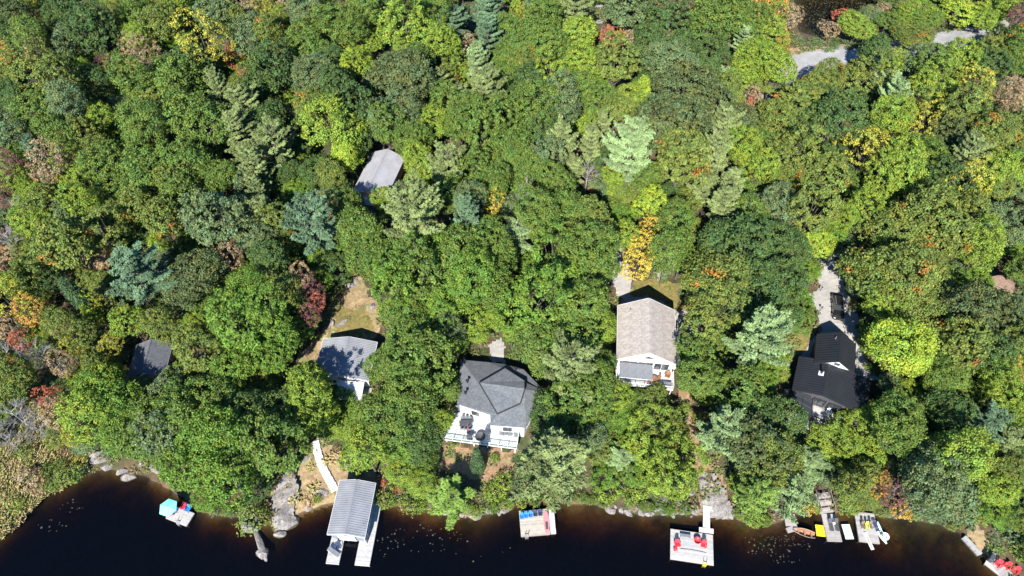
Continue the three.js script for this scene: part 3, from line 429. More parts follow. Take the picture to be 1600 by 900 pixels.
// ---------------------------------------------------------------- trees: placed
const noTree = ['yard', 'beigeDrive', 'blackDrive', 'shorePath', 'boatSlope', 'greyFront', 'greyBack', 'blackFront', 'road', 'pond', 'shed', 'seawall', 'garage', 'dark', 'silver', 'grey', 'beige', 'black', 'asphaltBit'].map((k) => A[k]);
const isClear = (x, y) => noTree.some((P) => inPoly(x, y, P));
const rH = rng(31337), spots = treeRows.map((t) => placeTree(t.x, t.y, t.r * (t.small ? 1.05 : 1.08), t.c, t.small, t.tall || (t.small ? 1 : 'kyarm'.includes(t.c) ? 1.12 + 0.16 * rH() : 0.84 + 0.42 * rH())));
{ // smaller trees fill in where no crown of the list stands
  const r = rng(4242), step = 9, cov = new Map();
  const key = (i, j) => i * 1000 + j;
  const mark = (x, y, rr) => { for (let i = Math.floor((x - rr) / step); i <= (x + rr) / step; i++) for (let j = Math.floor((y - rr) / step); j <= (y + rr) / step; j++) if (Math.hypot((i + 0.5) * step - x, (j + 0.5) * step - y) < rr) cov.set(key(i, j + 50), 1); };
  for (const t of treeRows) mark(t.x, t.y, t.r * 1.12);
  for (let j = -8; j < 98; j++) for (let i = -8; i < 187; i++) {
    const x = (i + 0.5) * step + (r() - 0.5) * 6, y = (j + 0.5) * step + (r() - 0.5) * 6;
    if (cov.get(key(i, j + 50)) || isClear(x, y)) continue;
    const p = groundPx(x, y); if (p.z > shoreZ(p.x) - 2.5 || y > 880 || (x < 130 && y > 690) || (y > 700 && x > 405 && x < 620)) continue;
    if ([[0, 16], [18, 0], [-18, 0], [0, -14], [0, 28], [-16, 18], [16, 18]].some(([a, b]) => isClear(x + a, y + b))) continue;
    const rr = 17 + 8 * r(), left = x < 160 && y > 250 ? 'olokle' : 'gdoelG', code = r() < 0.03 ? 'X' : left[Math.floor(r() * left.length)];
    spots.push({ ...placeTree(x, y, rr * 1.15, code, false, 0, true), auto: true }); mark(x, y, rr * 1.35);
  }
}
// where things stand, for telling the trees apart
const LM = [['grey metal garage', 592, 275], ['slate-roofed cabin', 240, 560], ['silver-roofed cottage', 540, 565], ['grey-shingled house', 778, 610], ['beige-roofed house', 1010, 520], ['black-roofed house', 1305, 575], ['boathouse', 550, 790], ['umbrella dock', 285, 805], ['dock of blue chairs', 840, 800], ['square raft dock', 1090, 800], ['twin lounger docks', 1320, 800], ['brown shed', 1568, 446], ['seawall', 1530, 850], ['road', 1300, 90], ['pond', 1290, 40], ['gravel drive', 1295, 440], ['yellow maple', 1000, 400], ['sandy yard', 555, 480]].map(([n, x, y]) => [n, groundPx(x, y)]);
function whereIs(b) {
  const D = LM.map(([n, p]) => [n, p, Math.hypot(p.x - b.x, p.z - b.z)]).sort((a, c) => a[2] - c[2]), [n, p, d] = D[0], sh = shoreZ(b.x) - b.z;
  if (d < 15) { const dx = b.x - p.x, dz = b.z - p.z; return Math.abs(dz) > Math.abs(dx) ? (dz < 0 ? `uphill of the ${n}` : `on the lake side of the ${n}`) : (() => { const o = D.slice(1).find(([, q]) => Math.sign(q.x - p.x) === Math.sign(dx) && Math.abs(q.z - p.z) < 30 && Math.abs(q.x - p.x) > 12); return o ? `beside the ${n}, facing the ${o[0]}` : `beside the ${n}`; })(); }
  const l = D.find(([, q]) => q.x < b.x && Math.abs(q.z - b.z) < 28), rr = D.find(([, q]) => q.x > b.x && Math.abs(q.z - b.z) < 28);
  if (sh < 8) return l && rr ? `on the shore between the ${l[0]} and the ${rr[0]}` : `on the shore beyond the ${n}`;
  if (l && rr) return `between the ${l[0]} and the ${rr[0]}`;
  return sh > 90 ? `deep in the forest, ${d < 55 ? 'toward' : 'far behind'} the ${n}` : `in the forest ${d < 40 ? 'near' : 'well away from'} the ${n}`;
}
const FORM = { maple: ['yellow_green_tree', 'maple-like tree', 'maple tree', 'yellow-green trees of the lakeside forest'], oak: ['olive_green_tree', 'oak-like tree', 'oak tree', 'olive-green trees of the lakeside forest'], autumn: ['autumn_tree', 'autumn tree', 'autumn tree', 'trees in autumn colour'], broad: ['broadleaf_tree', 'broadleaf tree', 'tree', 'broadleaf trees of the lakeside forest'], pine: ['pine_tree', 'pine', 'pine tree', 'pines of the lakeside forest'], cone: ['conifer_tree', 'conical conifer', 'conifer', 'conical conifers of the forest'], shrub: ['shrub', 'shrub', 'shrub', 'shrubs along the shore and gardens'], bare: ['bare_tree', 'leafless tree', 'bare tree', 'leafless grey trees'] };
const slim = 'kyaYrm';
const solid = [];                                                       // footprints that no trunk may stand in: [x, z, radius]
const rT = rng(909);
const kindOf = (t) => FORM[t.form !== 'broad' ? t.form : 'lL'.includes(t.code) ? 'maple' : t.code === 'o' ? 'oak' : slim.includes(t.code) ? 'autumn' : 'broad'];  // broadleaf trees parted into kinds by leaf colour alone, species not known
function nameTrees() {
  const list = spots.filter((t) => !t.auto), words = (s) => s.split(' ').length, count = () => { const m = new Map(); for (const t of list) m.set(t.label, (m.get(t.label) ?? 0) + 1); return m; };
  const big = (t) => t.form === 'bare' ? '' : t.s > 1.12 ? 'large ' : t.s < 0.68 ? 'small ' : '';
  for (const t of list) { t.stem = `${big(t)}${t.word} ${kindOf(t)[1]}`; t.place = whereIs(t.base); t.label = `${t.stem} ${t.place}`; }
  const near = (t) => list.filter((u) => u !== t && u.word + u.form !== t.word + t.form).map((u) => [u, Math.hypot(u.base.x - t.base.x, u.base.z - t.base.z) * (slim.includes(u.code) || u.form !== 'broad' ? 0.6 : 1)]).sort((a, b) => a[1] - b[1]);
  for (let pass = 0; pass < 3; pass++) {
    const n = count();
    for (const t of list) if (n.get(t.label) > 1) {
      const [a, b] = near(t).slice(pass === 2 ? 1 : 0).map(([u]) => `${u.word} ${kindOf(u)[1].replace('broadleaf tree', 'broadleaf').replace('-like tree', '').replace('leafless', 'bare')}`), P = t.place.replace('between the ', 'between ').replace(/ and the /, ' and ').replace('in the forest ', '').replace('deep in the forest, ', '');
      const tries = pass === 0 ? [`${t.stem} next to ${/^[aeiou]/.test(a) ? 'an' : 'a'} ${a}, ${P}`, `${t.stem} next to ${/^[aeiou]/.test(a) ? 'an' : 'a'} ${a}`] : [`${t.stem} between ${/^[aeiou]/.test(a) ? 'an' : 'a'} ${a} and ${/^[aeiou]/.test(b) ? 'an' : 'a'} ${b}`];
      const ok = tries.find((s) => words(s) <= 16); if (ok) t.label = ok;
    }
  }
}
function buildTrees() {
  nameTrees();
  const under = new Map();
  for (const t of spots) {
    for (const [x, z, q] of solid) { const d = Math.hypot(t.base.x - x, t.base.z - z); if (d < q + 0.4) { const k = (q + 0.4) / Math.max(d, 0.1); t.base.x = x + (t.base.x - x) * k; t.base.z = z + (t.base.z - z) * k; t.base.y = ground(t.base.x, t.base.z); } }
    if (t.auto) {
      const bare = t.form === 'bare', g = bare ? VAR.bare[0] : VAR.broad[Math.floor(rT() * 3)], m4 = new THREE.Matrix4().compose(t.base, new THREE.Quaternion().setFromAxisAngle(UP, rT() * 6.283), V(t.s, t.sv, t.s));
      for (const [n, geo] of [['trunk', g.trunk], ['limbs', g.limbs], ['crown', g.crown]]) if (geo) { const k = n + geo.uuid; if (!under.has(k)) under.set(k, [n, geo, []]); under.get(k)[2].push([m4, TONE[t.code][2]]); }
      continue;
    }
    const [name, , cat, group] = kindOf(t);
    const o = thing(name, t.label, cat, t.base, rT() * 6.283, group);
    const pool = t.form === 'broad' && 'kyarmY'.includes(t.code) ? VAR.airy : VAR[t.form];
    const pick = t.form === 'broad' && pool === VAR.broad ? (t.code === 'o' && rT() < 0.5 ? 6 + Math.floor(rT() * 2) : ('dgGlLoDeY'.indexOf(t.code) + Math.floor(rT() * 4)) % 6) : Math.floor(rT() * pool.length), g = pool[pick];
    o.scale.set(t.s, t.sv, t.s * (0.94 + 0.12 * rT()));
    const add = (n, geo, m) => { const q = new THREE.Mesh(geo, m); q.name = n; q.castShadow = q.receiveShadow = true; o.add(q); };
    const bk = t.form === 'bare' ? M.bareBark : M.bark;
    add('trunk', g.trunk, bk); add(t.form === 'bare' ? 'twigs' : 'limbs', g.limbs, bk);
    if (g.crown) add('crown', g.crown, leafMats[t.code]);
  }
  const u = thing('understory', 'unbroken mass of lower trees filling in beneath the larger crowns', 'understory', V(0, 0, 0)); u.userData.kind = 'stuff';
  const tinted = leafMat(1, 1, 1);
  for (const [n, geo, list] of under.values()) { const im = new THREE.InstancedMesh(geo, n === 'crown' ? tinted : M.bark, list.length); list.forEach(([m4, c], k) => { im.setMatrixAt(k, m4); if (n === 'crown') im.setColorAt(k, col(...c)); }); im.name = n; im.castShadow = im.receiveShadow = true; im.userData.kind = 'stuff'; u.add(im); }
}
// ---------------------------------------------------------------- buildings
const mid3 = (...p) => p.reduce((s, q) => s.add(q), V()).multiplyScalar(1 / p.length);
// planks laid side by side inside a rectangle: W across (x), L along (z), boards run along x or z
function planks(W, L, y, { w = 0.14, gap = 0.012, t = 0.035, alongX = true, seed = 1, x0 = 0, z0 = 0 } = {}) {
  const r = rng(seed), n = Math.max(1, Math.round((alongX ? L : W) / (w + gap))), pitch = (alongX ? L : W) / n, list = [];
  for (let k = 0; k < n; k++) {
    const c = -(alongX ? L : W) / 2 + (k + 0.5) * pitch, g = alongX ? bx(W - 0.02 * r(), t, pitch - gap, x0 + 0.01 * (r() - 0.5), y - t / 2, z0 + c) : bx(pitch - gap, t, L - 0.02 * r(), x0 + c, y - t / 2, z0);
    const v = 0.84 + 0.3 * r(), ww = (r() - 0.5) * 0.08, N = g.attributes.position.count, a = new Float32Array(N * 3); for (let i = 0; i < N; i++) { a[i * 3] = v * (1 + ww); a[i * 3 + 1] = v; a[i * 3 + 2] = v * (1 - ww); } g.setAttribute('color', new THREE.BufferAttribute(a, 3)); list.push(g);
  }
  return list;
}
const stuff = (o) => { o.userData.kind = 'stuff'; return o; };
// a window with frame, sash bars and pane on the wall whose outward direction is +z after turning by ry
function windowOn(parent, x, y, z, ry, w, h, frameMat, cols = 2) {
  const f = part('window', [bx(w + 0.16, 0.08, 0.1, 0, h / 2 + 0.04, 0), bx(w + 0.2, 0.08, 0.14, 0, -h / 2 - 0.04, 0.02), bx(0.08, h, 0.1, -w / 2 - 0.04, 0, 0), bx(0.08, h, 0.1, w / 2 + 0.04, 0, 0), ...Array.from({ length: cols - 1 }, (_, k) => bx(0.06, h, 0.08, -w / 2 + w * (k + 1) / cols, 0, 0))], frameMat, parent);
  f.position.set(x, y, z); f.rotation.y = ry;
  part('pane', bx(w, h, 0.02, 0, 0, -0.01), M.glass, f);
  return f;
}
function doorOn(parent, x, y, z, ry, m) {
  const d = part('door', [bx(0.92, 2.05, 0.06, 0, 1.03, 0), bx(1.06, 0.08, 0.1, 0, 2.1, 0), bx(0.07, 2.06, 0.1, -0.495, 1.03, 0), bx(0.07, 2.06, 0.1, 0.495, 1.03, 0)], m, parent); d.position.set(x, y, z); d.rotation.y = ry;
  part('handle', rbx(0.03, 0.03, 0.12, 0.01, 0.36, 1.0, 0.07), M.steel, d);
}
function railing(parent, pts, y, h, m, { glass = false, seed = 1, gap = 1.35 } = {}) {
  for (let i = 0; i + 1 < pts.length; i++) {
    const [ax, az] = pts[i], [cx, cz] = pts[i + 1], L = Math.hypot(cx - ax, cz - az), a = Math.atan2(-(cz - az), cx - ax), n = Math.max(1, Math.round(L / gap));
    const rail = part('railing', [rbx(L, 0.06, 0.1, 0.02, 0, h, 0), bx(L, 0.05, 0.06, 0, 0.12, 0), ...(glass ? [] : Array.from({ length: Math.floor(L / 0.14) }, (_, k) => bx(0.035, h - 0.15, 0.035, -L / 2 + 0.07 + k * 0.14, h / 2 + 0.06, 0)))], m, parent);
    rail.position.set((ax + cx) / 2, y, (az + cz) / 2); rail.rotation.y = a;
    for (let k = 0; k <= n; k++) part('rail_post', bx(0.1, h + 0.08, 0.1, -L / 2 + L * k / n, h / 2 + 0.04, 0), m, rail);
    if (glass) for (let k = 0; k < n; k++) part('glass_panel', bx(L / n - 0.16, h - 0.24, 0.012, -L / 2 + L * (k + 0.5) / n, h / 2 + 0.04, 0), M.railGlass, rail);
  }
}
// gable roof over a rectangle, ridge along local z: two thick panels, ridge cap, fascia; ribs for sheet metal
function gableRoof(parent, W, L, y0, rise, m, { ribs = 0, trim = M.white, t = 0.14, skew = 0 } = {}) {
  const r = V(skew, y0 + rise, 0), ps = [];
  for (const s of [-1, 1]) {
    const e = s * W / 2, P = s < 0 ? [V(e, y0, L / 2), V(r.x, r.y, L / 2), V(r.x, r.y, -L / 2), V(e, y0, -L / 2)] : [V(r.x, r.y, L / 2), V(e, y0, L / 2), V(e, y0, -L / 2), V(r.x, r.y, -L / 2)];
    const p = part('roof', slab(P, t), m, parent); ps.push(p);
    const run = Math.hypot(e - r.x, rise), ang = Math.atan2(rise, Math.abs(e - r.x));
    if (ribs) { const list = []; for (let z = -L / 2 + ribs / 2; z < L / 2; z += ribs) list.push(bx(run, 0.04 + 0.04 * (ribs > 0.4), ribs * (ribs > 0.4 ? 0.24 : 0.16), (e + r.x) / 2 - s * 0 + 0, (y0 + r.y) / 2 + 0.022, z, 0, 0, s < 0 ? ang : -ang)); stuff(part('rib', list, m, p)); }
    part('fascia', bx(0.05, 0.2, L + 0.04, e + s * 0.03, y0 - 0.1, 0), trim, p);
    for (const q of [-1, 1]) part('barge_board', bx(run, 0.2, 0.05, (e + r.x) / 2, (y0 + r.y) / 2 - 0.1, q * (L / 2 + 0.03), 0, 0, s < 0 ? ang : -ang), trim, p);
  }
  part('ridge_cap', tri([...quad(V(r.x - 0.16, r.y - 0.03, L / 2 + 0.01), V(r.x, r.y + 0.05, L / 2 + 0.01), V(r.x, r.y + 0.05, -L / 2 - 0.01), V(r.x - 0.16, r.y - 0.03, -L / 2 - 0.01)), ...quad(V(r.x, r.y + 0.05, L / 2 + 0.01), V(r.x + 0.16, r.y - 0.03, L / 2 + 0.01), V(r.x + 0.16, r.y - 0.03, -L / 2 - 0.01), V(r.x, r.y + 0.05, -L / 2 - 0.01))]), m, parent);
  return ps;
}
function wallsGable(parent, W, L, y0, y1, rise, m, skew = 0) {
  const w = W / 2, l = L / 2, t = 0.16;
  part('wall', bx(t, y1 - y0, L, -w, (y0 + y1) / 2, 0), m, parent); part('wall', bx(t, y1 - y0, L, w, (y0 + y1) / 2, 0), m, parent);
  for (const s of [-1, 1]) { const sh = new THREE.Shape([new THREE.Vector2(-w + t / 2, y0), new THREE.Vector2(w - t / 2, y0), new THREE.Vector2(w - t / 2, y1), new THREE.Vector2(skew, y1 + rise * 0.96), new THREE.Vector2(-w + t / 2, y1)]), g = new THREE.ExtrudeGeometry(sh, { depth: t, bevelEnabled: false }); g.translate(0, 0, s * (l - t / 2) - t / 2 + 0.002 * s); part('gable_wall', g, m, parent); }
}
function block(c, yaw, W, L, n = 3) { const k = Math.max(1, Math.round(L / W * 2)); for (let i = 0; i < k; i++) for (const s of [-0.25, 0.25]) { const lx = s * W, lz = -L / 2 + L * (i + 0.5) / k; solid.push([c.x + lx * Math.cos(yaw) + lz * Math.sin(yaw), c.z - lx * Math.sin(yaw) + lz * Math.cos(yaw), Math.max(W, L / k * 2) * 0.36]); } }
function gableHouse(name, label, category, px, y, eave, rise, o) {
  const f = rectPx(px, y + eave), W = f.W, L = f.L, h = thing(name, label, category, V(f.c.x, y, f.c.z), f.yaw);
  wallsGable(h, W - 2 * (o.over ?? 0.4), L - 2 * (o.over ?? 0.4), -(o.sink ?? 1.2), eave - 0.05, rise * (1 - 2 * (o.over ?? 0.4) / W), o.wall);
  gableRoof(h, W, L, eave, rise, o.roof, { ribs: o.ribs, trim: o.trim ?? M.white });
  block(h.position, f.yaw, W, L);
  return { h, W, L, w: W / 2 - (o.over ?? 0.4), l: L / 2 - (o.over ?? 0.4) };
}
{ // grey metal garage up in the forest
  const y = LEV.garage, { h, w, l } = gableHouse('garage', 'grey metal-roofed garage alone in the forest', 'garage', [[583, 238], [633, 246], [603, 309], [549, 301]], y, 3.1, 1.5, { wall: M.wallTan, roof: M.garageMetal, ribs: 0.36, trim: M.garageMetal });
  const d = part('garage_door', Array.from({ length: 5 }, (_, k) => bx(2.7, 0.44, 0.05, 0, 0.23 + k * 0.46, l + 0.05)), M.cream, h); part('door_handle', rbx(0.2, 0.04, 0.05, 0.01, 0, 0.5, l + 0.1), M.steel, d);
  windowOn(h, w + 0.1, 1.6, 0, Math.PI / 2, 1.0, 0.8, M.white);
}
{ // slate cabin at the quiet end
  const y = LEV.dark, { h, w, l, L } = gableHouse('cabin', 'slate-roofed cabin half hidden under shoreline trees', 'cabin', [[213, 541], [268, 535], [258, 592], [199, 588]], y, 3.0, 1.5, { wall: M.wallTan, roof: M.darkShingle, trim: M.slate });
  windowOn(h, -1, 1.4, l + 0.1, 0, 1.4, 1.1, M.white); windowOn(h, 1.4, 1.4, l + 0.1, 0, 1.2, 1.1, M.white); windowOn(h, w + 0.1, 1.5, 0, Math.PI / 2, 1.2, 0.9, M.white);
  part('porch_roof', slab([V(-2.4, 2.5, L / 2 - 0.1), V(-2.2, 2.2, L / 2 + 2), V(0.8, 2.2, L / 2 + 2), V(0.8, 2.5, L / 2 - 0.1)], 0.1), M.silverMetal, h);
  for (const x of [-2.1, 0.7]) part('porch_post', bx(0.12, 3.4, 0.12, x, 0.45, L / 2 + 1.85), M.white, h);
}
{ // silver cottage
  const y = LEV.silver, { h, w, l, W, L } = gableHouse('cottage', 'silver metal-roofed cottage with white porch roof', 'cottage', [[505, 528], [587, 536], [578, 597], [490, 588]], y, 2.9, 1.15, { wall: M.white, roof: M.silverMetal, ribs: 0.3, trim: M.white });
  const pr = part('porch_roof', slab([V(-0.4, 2.62, L / 2 + 0.05), V(-0.4, 2.2, L / 2 + 2.9), V(W / 2 - 0.7, 2.2, L / 2 + 2.9), V(W / 2 - 0.7, 2.62, L / 2 + 0.05)], 0.08), M.porchRoof, h, 'white flat porch roof'); part('gutter', bx(W / 2 - 0.2, 0.1, 0.1, W / 4 - 0.55, 2.13, L / 2 + 2.98), M.white, pr);
  for (const x of [-0.3, W / 4 - 0.5, W / 2 - 0.85]) part('porch_post', bx(0.11, 3.4, 0.11, x, 0.45, L / 2 + 2.75), M.white, h);
  stuff(part('porch_deck', planks(W / 2 + 1.2, 2.9, 0.35, { x0: W / 4 - 0.5, z0: L / 2 + 1.3, seed: 4 }), M.deckGrey, h));
  windowOn(h, -1.8, 1.5, l + 0.1, 0, 1.5, 1.1, M.white); windowOn(h, 2.6, 1.5, l + 0.1, 0, 1.5, 1.1, M.white); doorOn(h, 0.6, 0.35, l + 0.12, 0, M.slate); windowOn(h, w + 0.1, 1.5, -1, Math.PI / 2, 1.2, 1, M.white); windowOn(h, -w - 0.1, 1.5, 1, -Math.PI / 2, 1.2, 1, M.white);
  part('stove_pipe', [tube(V(W * 0.3, 3.3, 1), V(W * 0.3, 4.3, 1), 0.09, 0.09, 8)], M.steel, h);
}
{ // the big grey-shingled house: low hip round a raised cross roof, long white deck toward the lake
  const y = LEV.grey, e = 3.3, E = (p, k) => at(p[0], p[1], y + k), base = E([778, 610], 0), h = thing('house', 'large grey-shingled house with raised centre roof and long white deck', 'house', V(base.x, y, base.z)), lo = (p) => p.clone().sub(h.position);
  const eaves = [[720, 562], [764, 566], [789, 569], [818, 577], [851, 611], [822, 668], [766, 664], [766, 648], [714, 631]].map((p) => lo(E(p, e)));
  const inner = [[749, 598], [789, 575], [820, 595], [820, 607], [813, 630], [777, 646]];
  const H = [1.5, 0.75, 0.95, 1.5, 0.85, 0.7], top = inner.map((p, i) => lo(E(p, e + H[i] + 0.32))), foot = inner.map((p, i) => lo(E(p, e + H[i] + 0.32)).add(V(0, -0.4, 0)));
  const roofs = [[[0], [0, 1]], [[1], [1]], [[2], [1]], [[3], [1, 2]], [[4], [2, 3, 4]], [[5], [4, 5]], [[6], [5]], [[7], [5]], [[8], [5, 0]]];
  const T = []; for (const [[i], k] of roofs) { const j = (i + 1) % 9; T.push([eaves[i], foot[k[0]], eaves[j]].reverse()); }
  const segs = [[0, 0, 1], [1, 1, 1], [2, 1, 1], [3, 1, 3], [4, 3, 4], [5, 4, 5], [6, 5, 5], [7, 5, 5], [8, 5, 0]];
  const faces = []; const add = (a, b, c) => { const n = V().subVectors(b, a).cross(V().subVectors(c, a)); faces.push(n.y < 0 ? [a, c, b] : [a, b, c]); };
  for (const [i, p, q] of segs) { const j = (i + 1) % 9; add(eaves[i], eaves[j], foot[p]); if (q !== p) { const chain = p < q ? Array.from({ length: q - p }, (_, k) => [p + k, p + k + 1]) : [[p, q]]; for (const [a, b] of chain) add(eaves[j], foot[a], foot[b]); } }
  const roof = part('roof', [tri(faces), tri(faces.map((f) => f.map((p) => p.clone().add(V(0, -0.15, 0))).reverse())), tri(eaves.flatMap((p, i) => quad(p, eaves[(i + 1) % 9], eaves[(i + 1) % 9].clone().add(V(0, -0.15, 0)), p.clone().add(V(0, -0.15, 0)))))], M.greyShingle, h);
  const north = part('upper_roof', slab([top[0], top[3], top[2], top[1]], 0.12), M.greyShingle, h, 'raised upper roof, slope away from the lake');
  const south = part('upper_roof', slab([top[0], top[5], top[4], top[3]], 0.12), M.greyShingle, h, 'raised upper roof, slope toward the lake');
  part('dark_edge', [[0, 1], [1, 2], [2, 3], [3, 4], [4, 5], [5, 0]].map(([a, b]) => tube(top[a].clone().add(V(0, -0.05, 0)), top[b].clone().add(V(0, -0.05, 0)), 0.1, 0.1, 6)), M.blackTrim, roof);  // dark line round the edges of the raised roof
  part('clerestory', tri([[0, 1], [1, 2], [2, 3], [3, 4], [4, 5], [5, 0]].flatMap(([a, b]) => { const s = (p) => lerpP(p), c = mid3(...foot), lerpP = (p) => p.clone().lerp(c, 0.06); const A1 = s(foot[a]).add(V(0, -0.3, 0)), B1 = s(foot[b]).add(V(0, -0.3, 0)), A2 = s(top[a]).add(V(0, -0.13, 0)), B2 = s(top[b]).add(V(0, -0.13, 0)); return quad(A1, B1, B2, A2); })), M.slate, h);
  const ctr = mid3(...eaves), wallP = eaves.map((p) => p.clone().lerp(ctr, 0.07));
  for (let i = 0; i < 9; i++) { const a = wallP[i], b = wallP[(i + 1) % 9], L = Math.hypot(b.x - a.x, b.z - a.z); const w = part('wall', bx(L + 0.1, e + 2.4, 0.16, 0, (e - 2.4) / 2 - 0.05, 0), M.cream, h); w.position.set((a.x + b.x) / 2, 0, (a.z + b.z) / 2); w.rotation.y = Math.atan2(-(b.z - a.z), b.x - a.x); if (L > 3) { const n = Math.floor(L / 2.6); for (let k = 0; k < n; k++) { const f = part('window', [bx(1.5, 0.09, 0.26, -L / 2 + L * (k + 0.5) / n, 2.35, 0), bx(1.5, 0.09, 0.26, -L / 2 + L * (k + 0.5) / n, 0.75, 0), bx(0.09, 1.6, 0.26, -L / 2 + L * (k + 0.5) / n - 0.72, 1.55, 0), bx(0.09, 1.6, 0.26, -L / 2 + L * (k + 0.5) / n + 0.72, 1.55, 0)], M.white, w); part('pane', bx(1.36, 1.5, 0.2, -L / 2 + L * (k + 0.5) / n, 1.55, 0), M.glass, f); } } }
  for (const p of [[730, 596], [727, 614], [806, 577]]) { const q = lo(E(p, e + 0.7)); part('roof_vent', [tube(q.clone().add(V(0, -0.4, 0)), q.clone().add(V(0, 0.35, 0)), 0.11, 0.11, 8), bx(0.4, 0.05, 0.4, q.x, q.y + 0.36, q.z)], M.blackTrim, h); }
  for (const [x, z] of [[-4, -2], [0, -2], [4, -1], [-4, 2], [0, 3], [4, 3], [6, 0]]) solid.push([base.x + x, base.z + z, 3.2]);
  // deck on posts
  const dy = y + 0.3, f = rectPx([[704, 640], [816, 652], [806, 700], [693, 688]], dy), dk = thing('sun_deck', 'long white deck on posts in front of the grey-shingled house', 'deck', V(f.c.x, y - 2.2, f.c.z), f.yaw);
  stuff(part('decking', planks(f.W, f.L, 2.5, { seed: 11, w: 0.15 }), M.deckWhite, dk));
  part('beam', [bx(f.W, 0.25, 0.1, 0, 2.3, f.L / 2 - 0.1), bx(f.W, 0.25, 0.1, 0, 2.3, -f.L / 2 + 0.1), bx(0.1, 0.25, f.L - 0.4, -f.W / 2 + 0.05, 2.3, 0), bx(0.1, 0.25, f.L - 0.4, f.W / 2 - 0.05, 2.3, 0), bx(f.W - 0.2, 0.22, 0.1, 0, 2.3, 0)], M.white, dk);
  for (let k = 0; k < 6; k++) part('post', bx(0.16, 3.9, 0.16, -f.W / 2 + 0.3 + (f.W - 0.6) * k / 5, 0.25, f.L / 2 - 0.3), M.white, dk);
  railing(dk, [[-f.W / 2, -f.L / 2 + 0.3], [-f.W / 2, f.L / 2], [f.W / 2, f.L / 2], [f.W / 2, -f.L / 2 + 1.2]], 2.5, 0.95, M.white, { glass: true });
  LEV.greyDeck = dy;
}
{ // beige house
  const y = LEV.beige, { h, w, l, W, L } = gableHouse('house', 'beige shingle-roofed house with white gable and deck', 'house', [[965, 477], [1055, 485], [1057, 569], [964, 562]], y, 4.6, 2.7, { wall: M.white, roof: M.beigeShingle, trim: M.white, sink: 1.5 });
  part('roof_vent', [tube(V(-W * 0.3, 5.2, -L * 0.32), V(-W * 0.3, 6.3, -L * 0.32), 0.07, 0.07, 8)], M.steel, h);
  for (let k = 0; k < 3; k++) windowOn(h, -w + 1.7 + k * (2 * w - 3.4) / 2, 3.0, l + 0.1, 0, 2.2, 1.9, M.white, 2);
  const tr = part('gable_window', [bx(2.5, 0.1, 0.1, 0, 5.0, l + 0.12), bx(2.4, 0.1, 0.1, -0.55, 5.45, l + 0.12, 0, 0, 0.53)], M.white, h); part('pane', tri([[V(-1.1, 5.05, l + 0.1), V(1.1, 5.05, l + 0.1), V(0, 5.75, l + 0.1)]]), M.glass, tr);
  windowOn(h, -1, 0.9, l + 0.1, 0, 1.6, 1.1, M.white); windowOn(h, w + 0.1, 2.8, -2.5, Math.PI / 2, 1.2, 1, M.white); windowOn(h, -w - 0.1, 2.8, 1, -Math.PI / 2, 1.2, 1, M.white); windowOn(h, 1.6, 2.6, -l - 0.1, Math.PI, 1.2, 1, M.white); doorOn(h, -1.4, 0.4, -l - 0.12, Math.PI, M.slate);
  const bump = part('side_porch', [bx(1.1, 3.2, 2.0, w + 0.6, 1.4, L * 0.22)], M.white, h); part('porch_roof', slab([V(w + 0.0, 3.6, L * 0.22 + 1.2), V(w + 1.4, 3.1, L * 0.22 + 1.2), V(w + 1.4, 3.1, L * 0.22 - 1.2), V(w + 0.0, 3.6, L * 0.22 - 1.2)], 0.1), M.porchRoof, bump);
  part('chimney', [bx(0.7, 4.6, 0.8, w + 0.5, 2.4, L * 0.22 - 1.75), bx(0.8, 0.12, 0.9, w + 0.5, 4.75, L * 0.22 - 1.75)], M.concrete, h);
  // deck level with the upper floor
  const D = 3.3, dz = L / 2 + D / 2 - 0.5, Y = 1.75;
  const dk = part('deck', planks(W - 0.3, D, Y, { z0: dz, seed: 21, w: 0.15 }), M.deckWhite, h); stuff(dk);
  part('deck_beam', [bx(W - 0.3, 0.3, 0.1, 0, Y - 0.2, dz + D / 2 - 0.06), bx(0.1, 0.3, D, -W / 2 + 0.2, Y - 0.2, dz), bx(0.1, 0.3, D, W / 2 - 0.2, Y - 0.2, dz)], M.white, h);
  for (let k = 0; k < 5; k++) part('deck_post', bx(0.16, Y + 2.4, 0.16, -W / 2 + 0.35 + (W - 0.7) * k / 4, (Y - 2.4) / 2 - 0.15, dz + D / 2 - 0.25), M.white, h);
  const hr = new THREE.Group(); railing(h, [[-W / 2 + 0.2, dz - D / 2 + 0.6], [-W / 2 + 0.2, dz + D / 2], [W / 2 - 0.2, dz + D / 2], [W / 2 - 0.2, dz - D / 2 + 0.6]], Y, 0.95, M.white, { gap: 1.5 });
  stuff(part('lower_deck', planks(W - 0.5, 3.2, -1.15, { z0: dz + 0.9, seed: 22 }), M.teal.clone(), h)); h.children[h.children.length - 1].material.vertexColors = true;
  const lf = dz + 0.9 + 1.6; railing(h, [[-W / 2 + 0.6, lf], [W / 2 - 0.5, lf]], -1.15, 0.9, M.teal, { gap: 1.5 }); for (let k = 0; k < 4; k++) part('deck_post', bx(0.14, 1.6, 0.14, -W / 2 + 0.8 + (W - 1.4) * k / 3, -2, lf - 0.15), M.beam, h);
  const p = h.localToWorld ? (h.updateMatrixWorld(true), (x, yy, z) => h.localToWorld(V(x, yy, z))) : null;
  LEV.bh = { p, yaw: h.rotation.y, W, L, dz, D, Y };
  const aw = thing('awning', 'charcoal awning over the beige house deck', 'awning', p(-W / 2 + 0.5 + 2.55, Y, dz + 0.15), h.rotation.y); aw.name = 'awning';
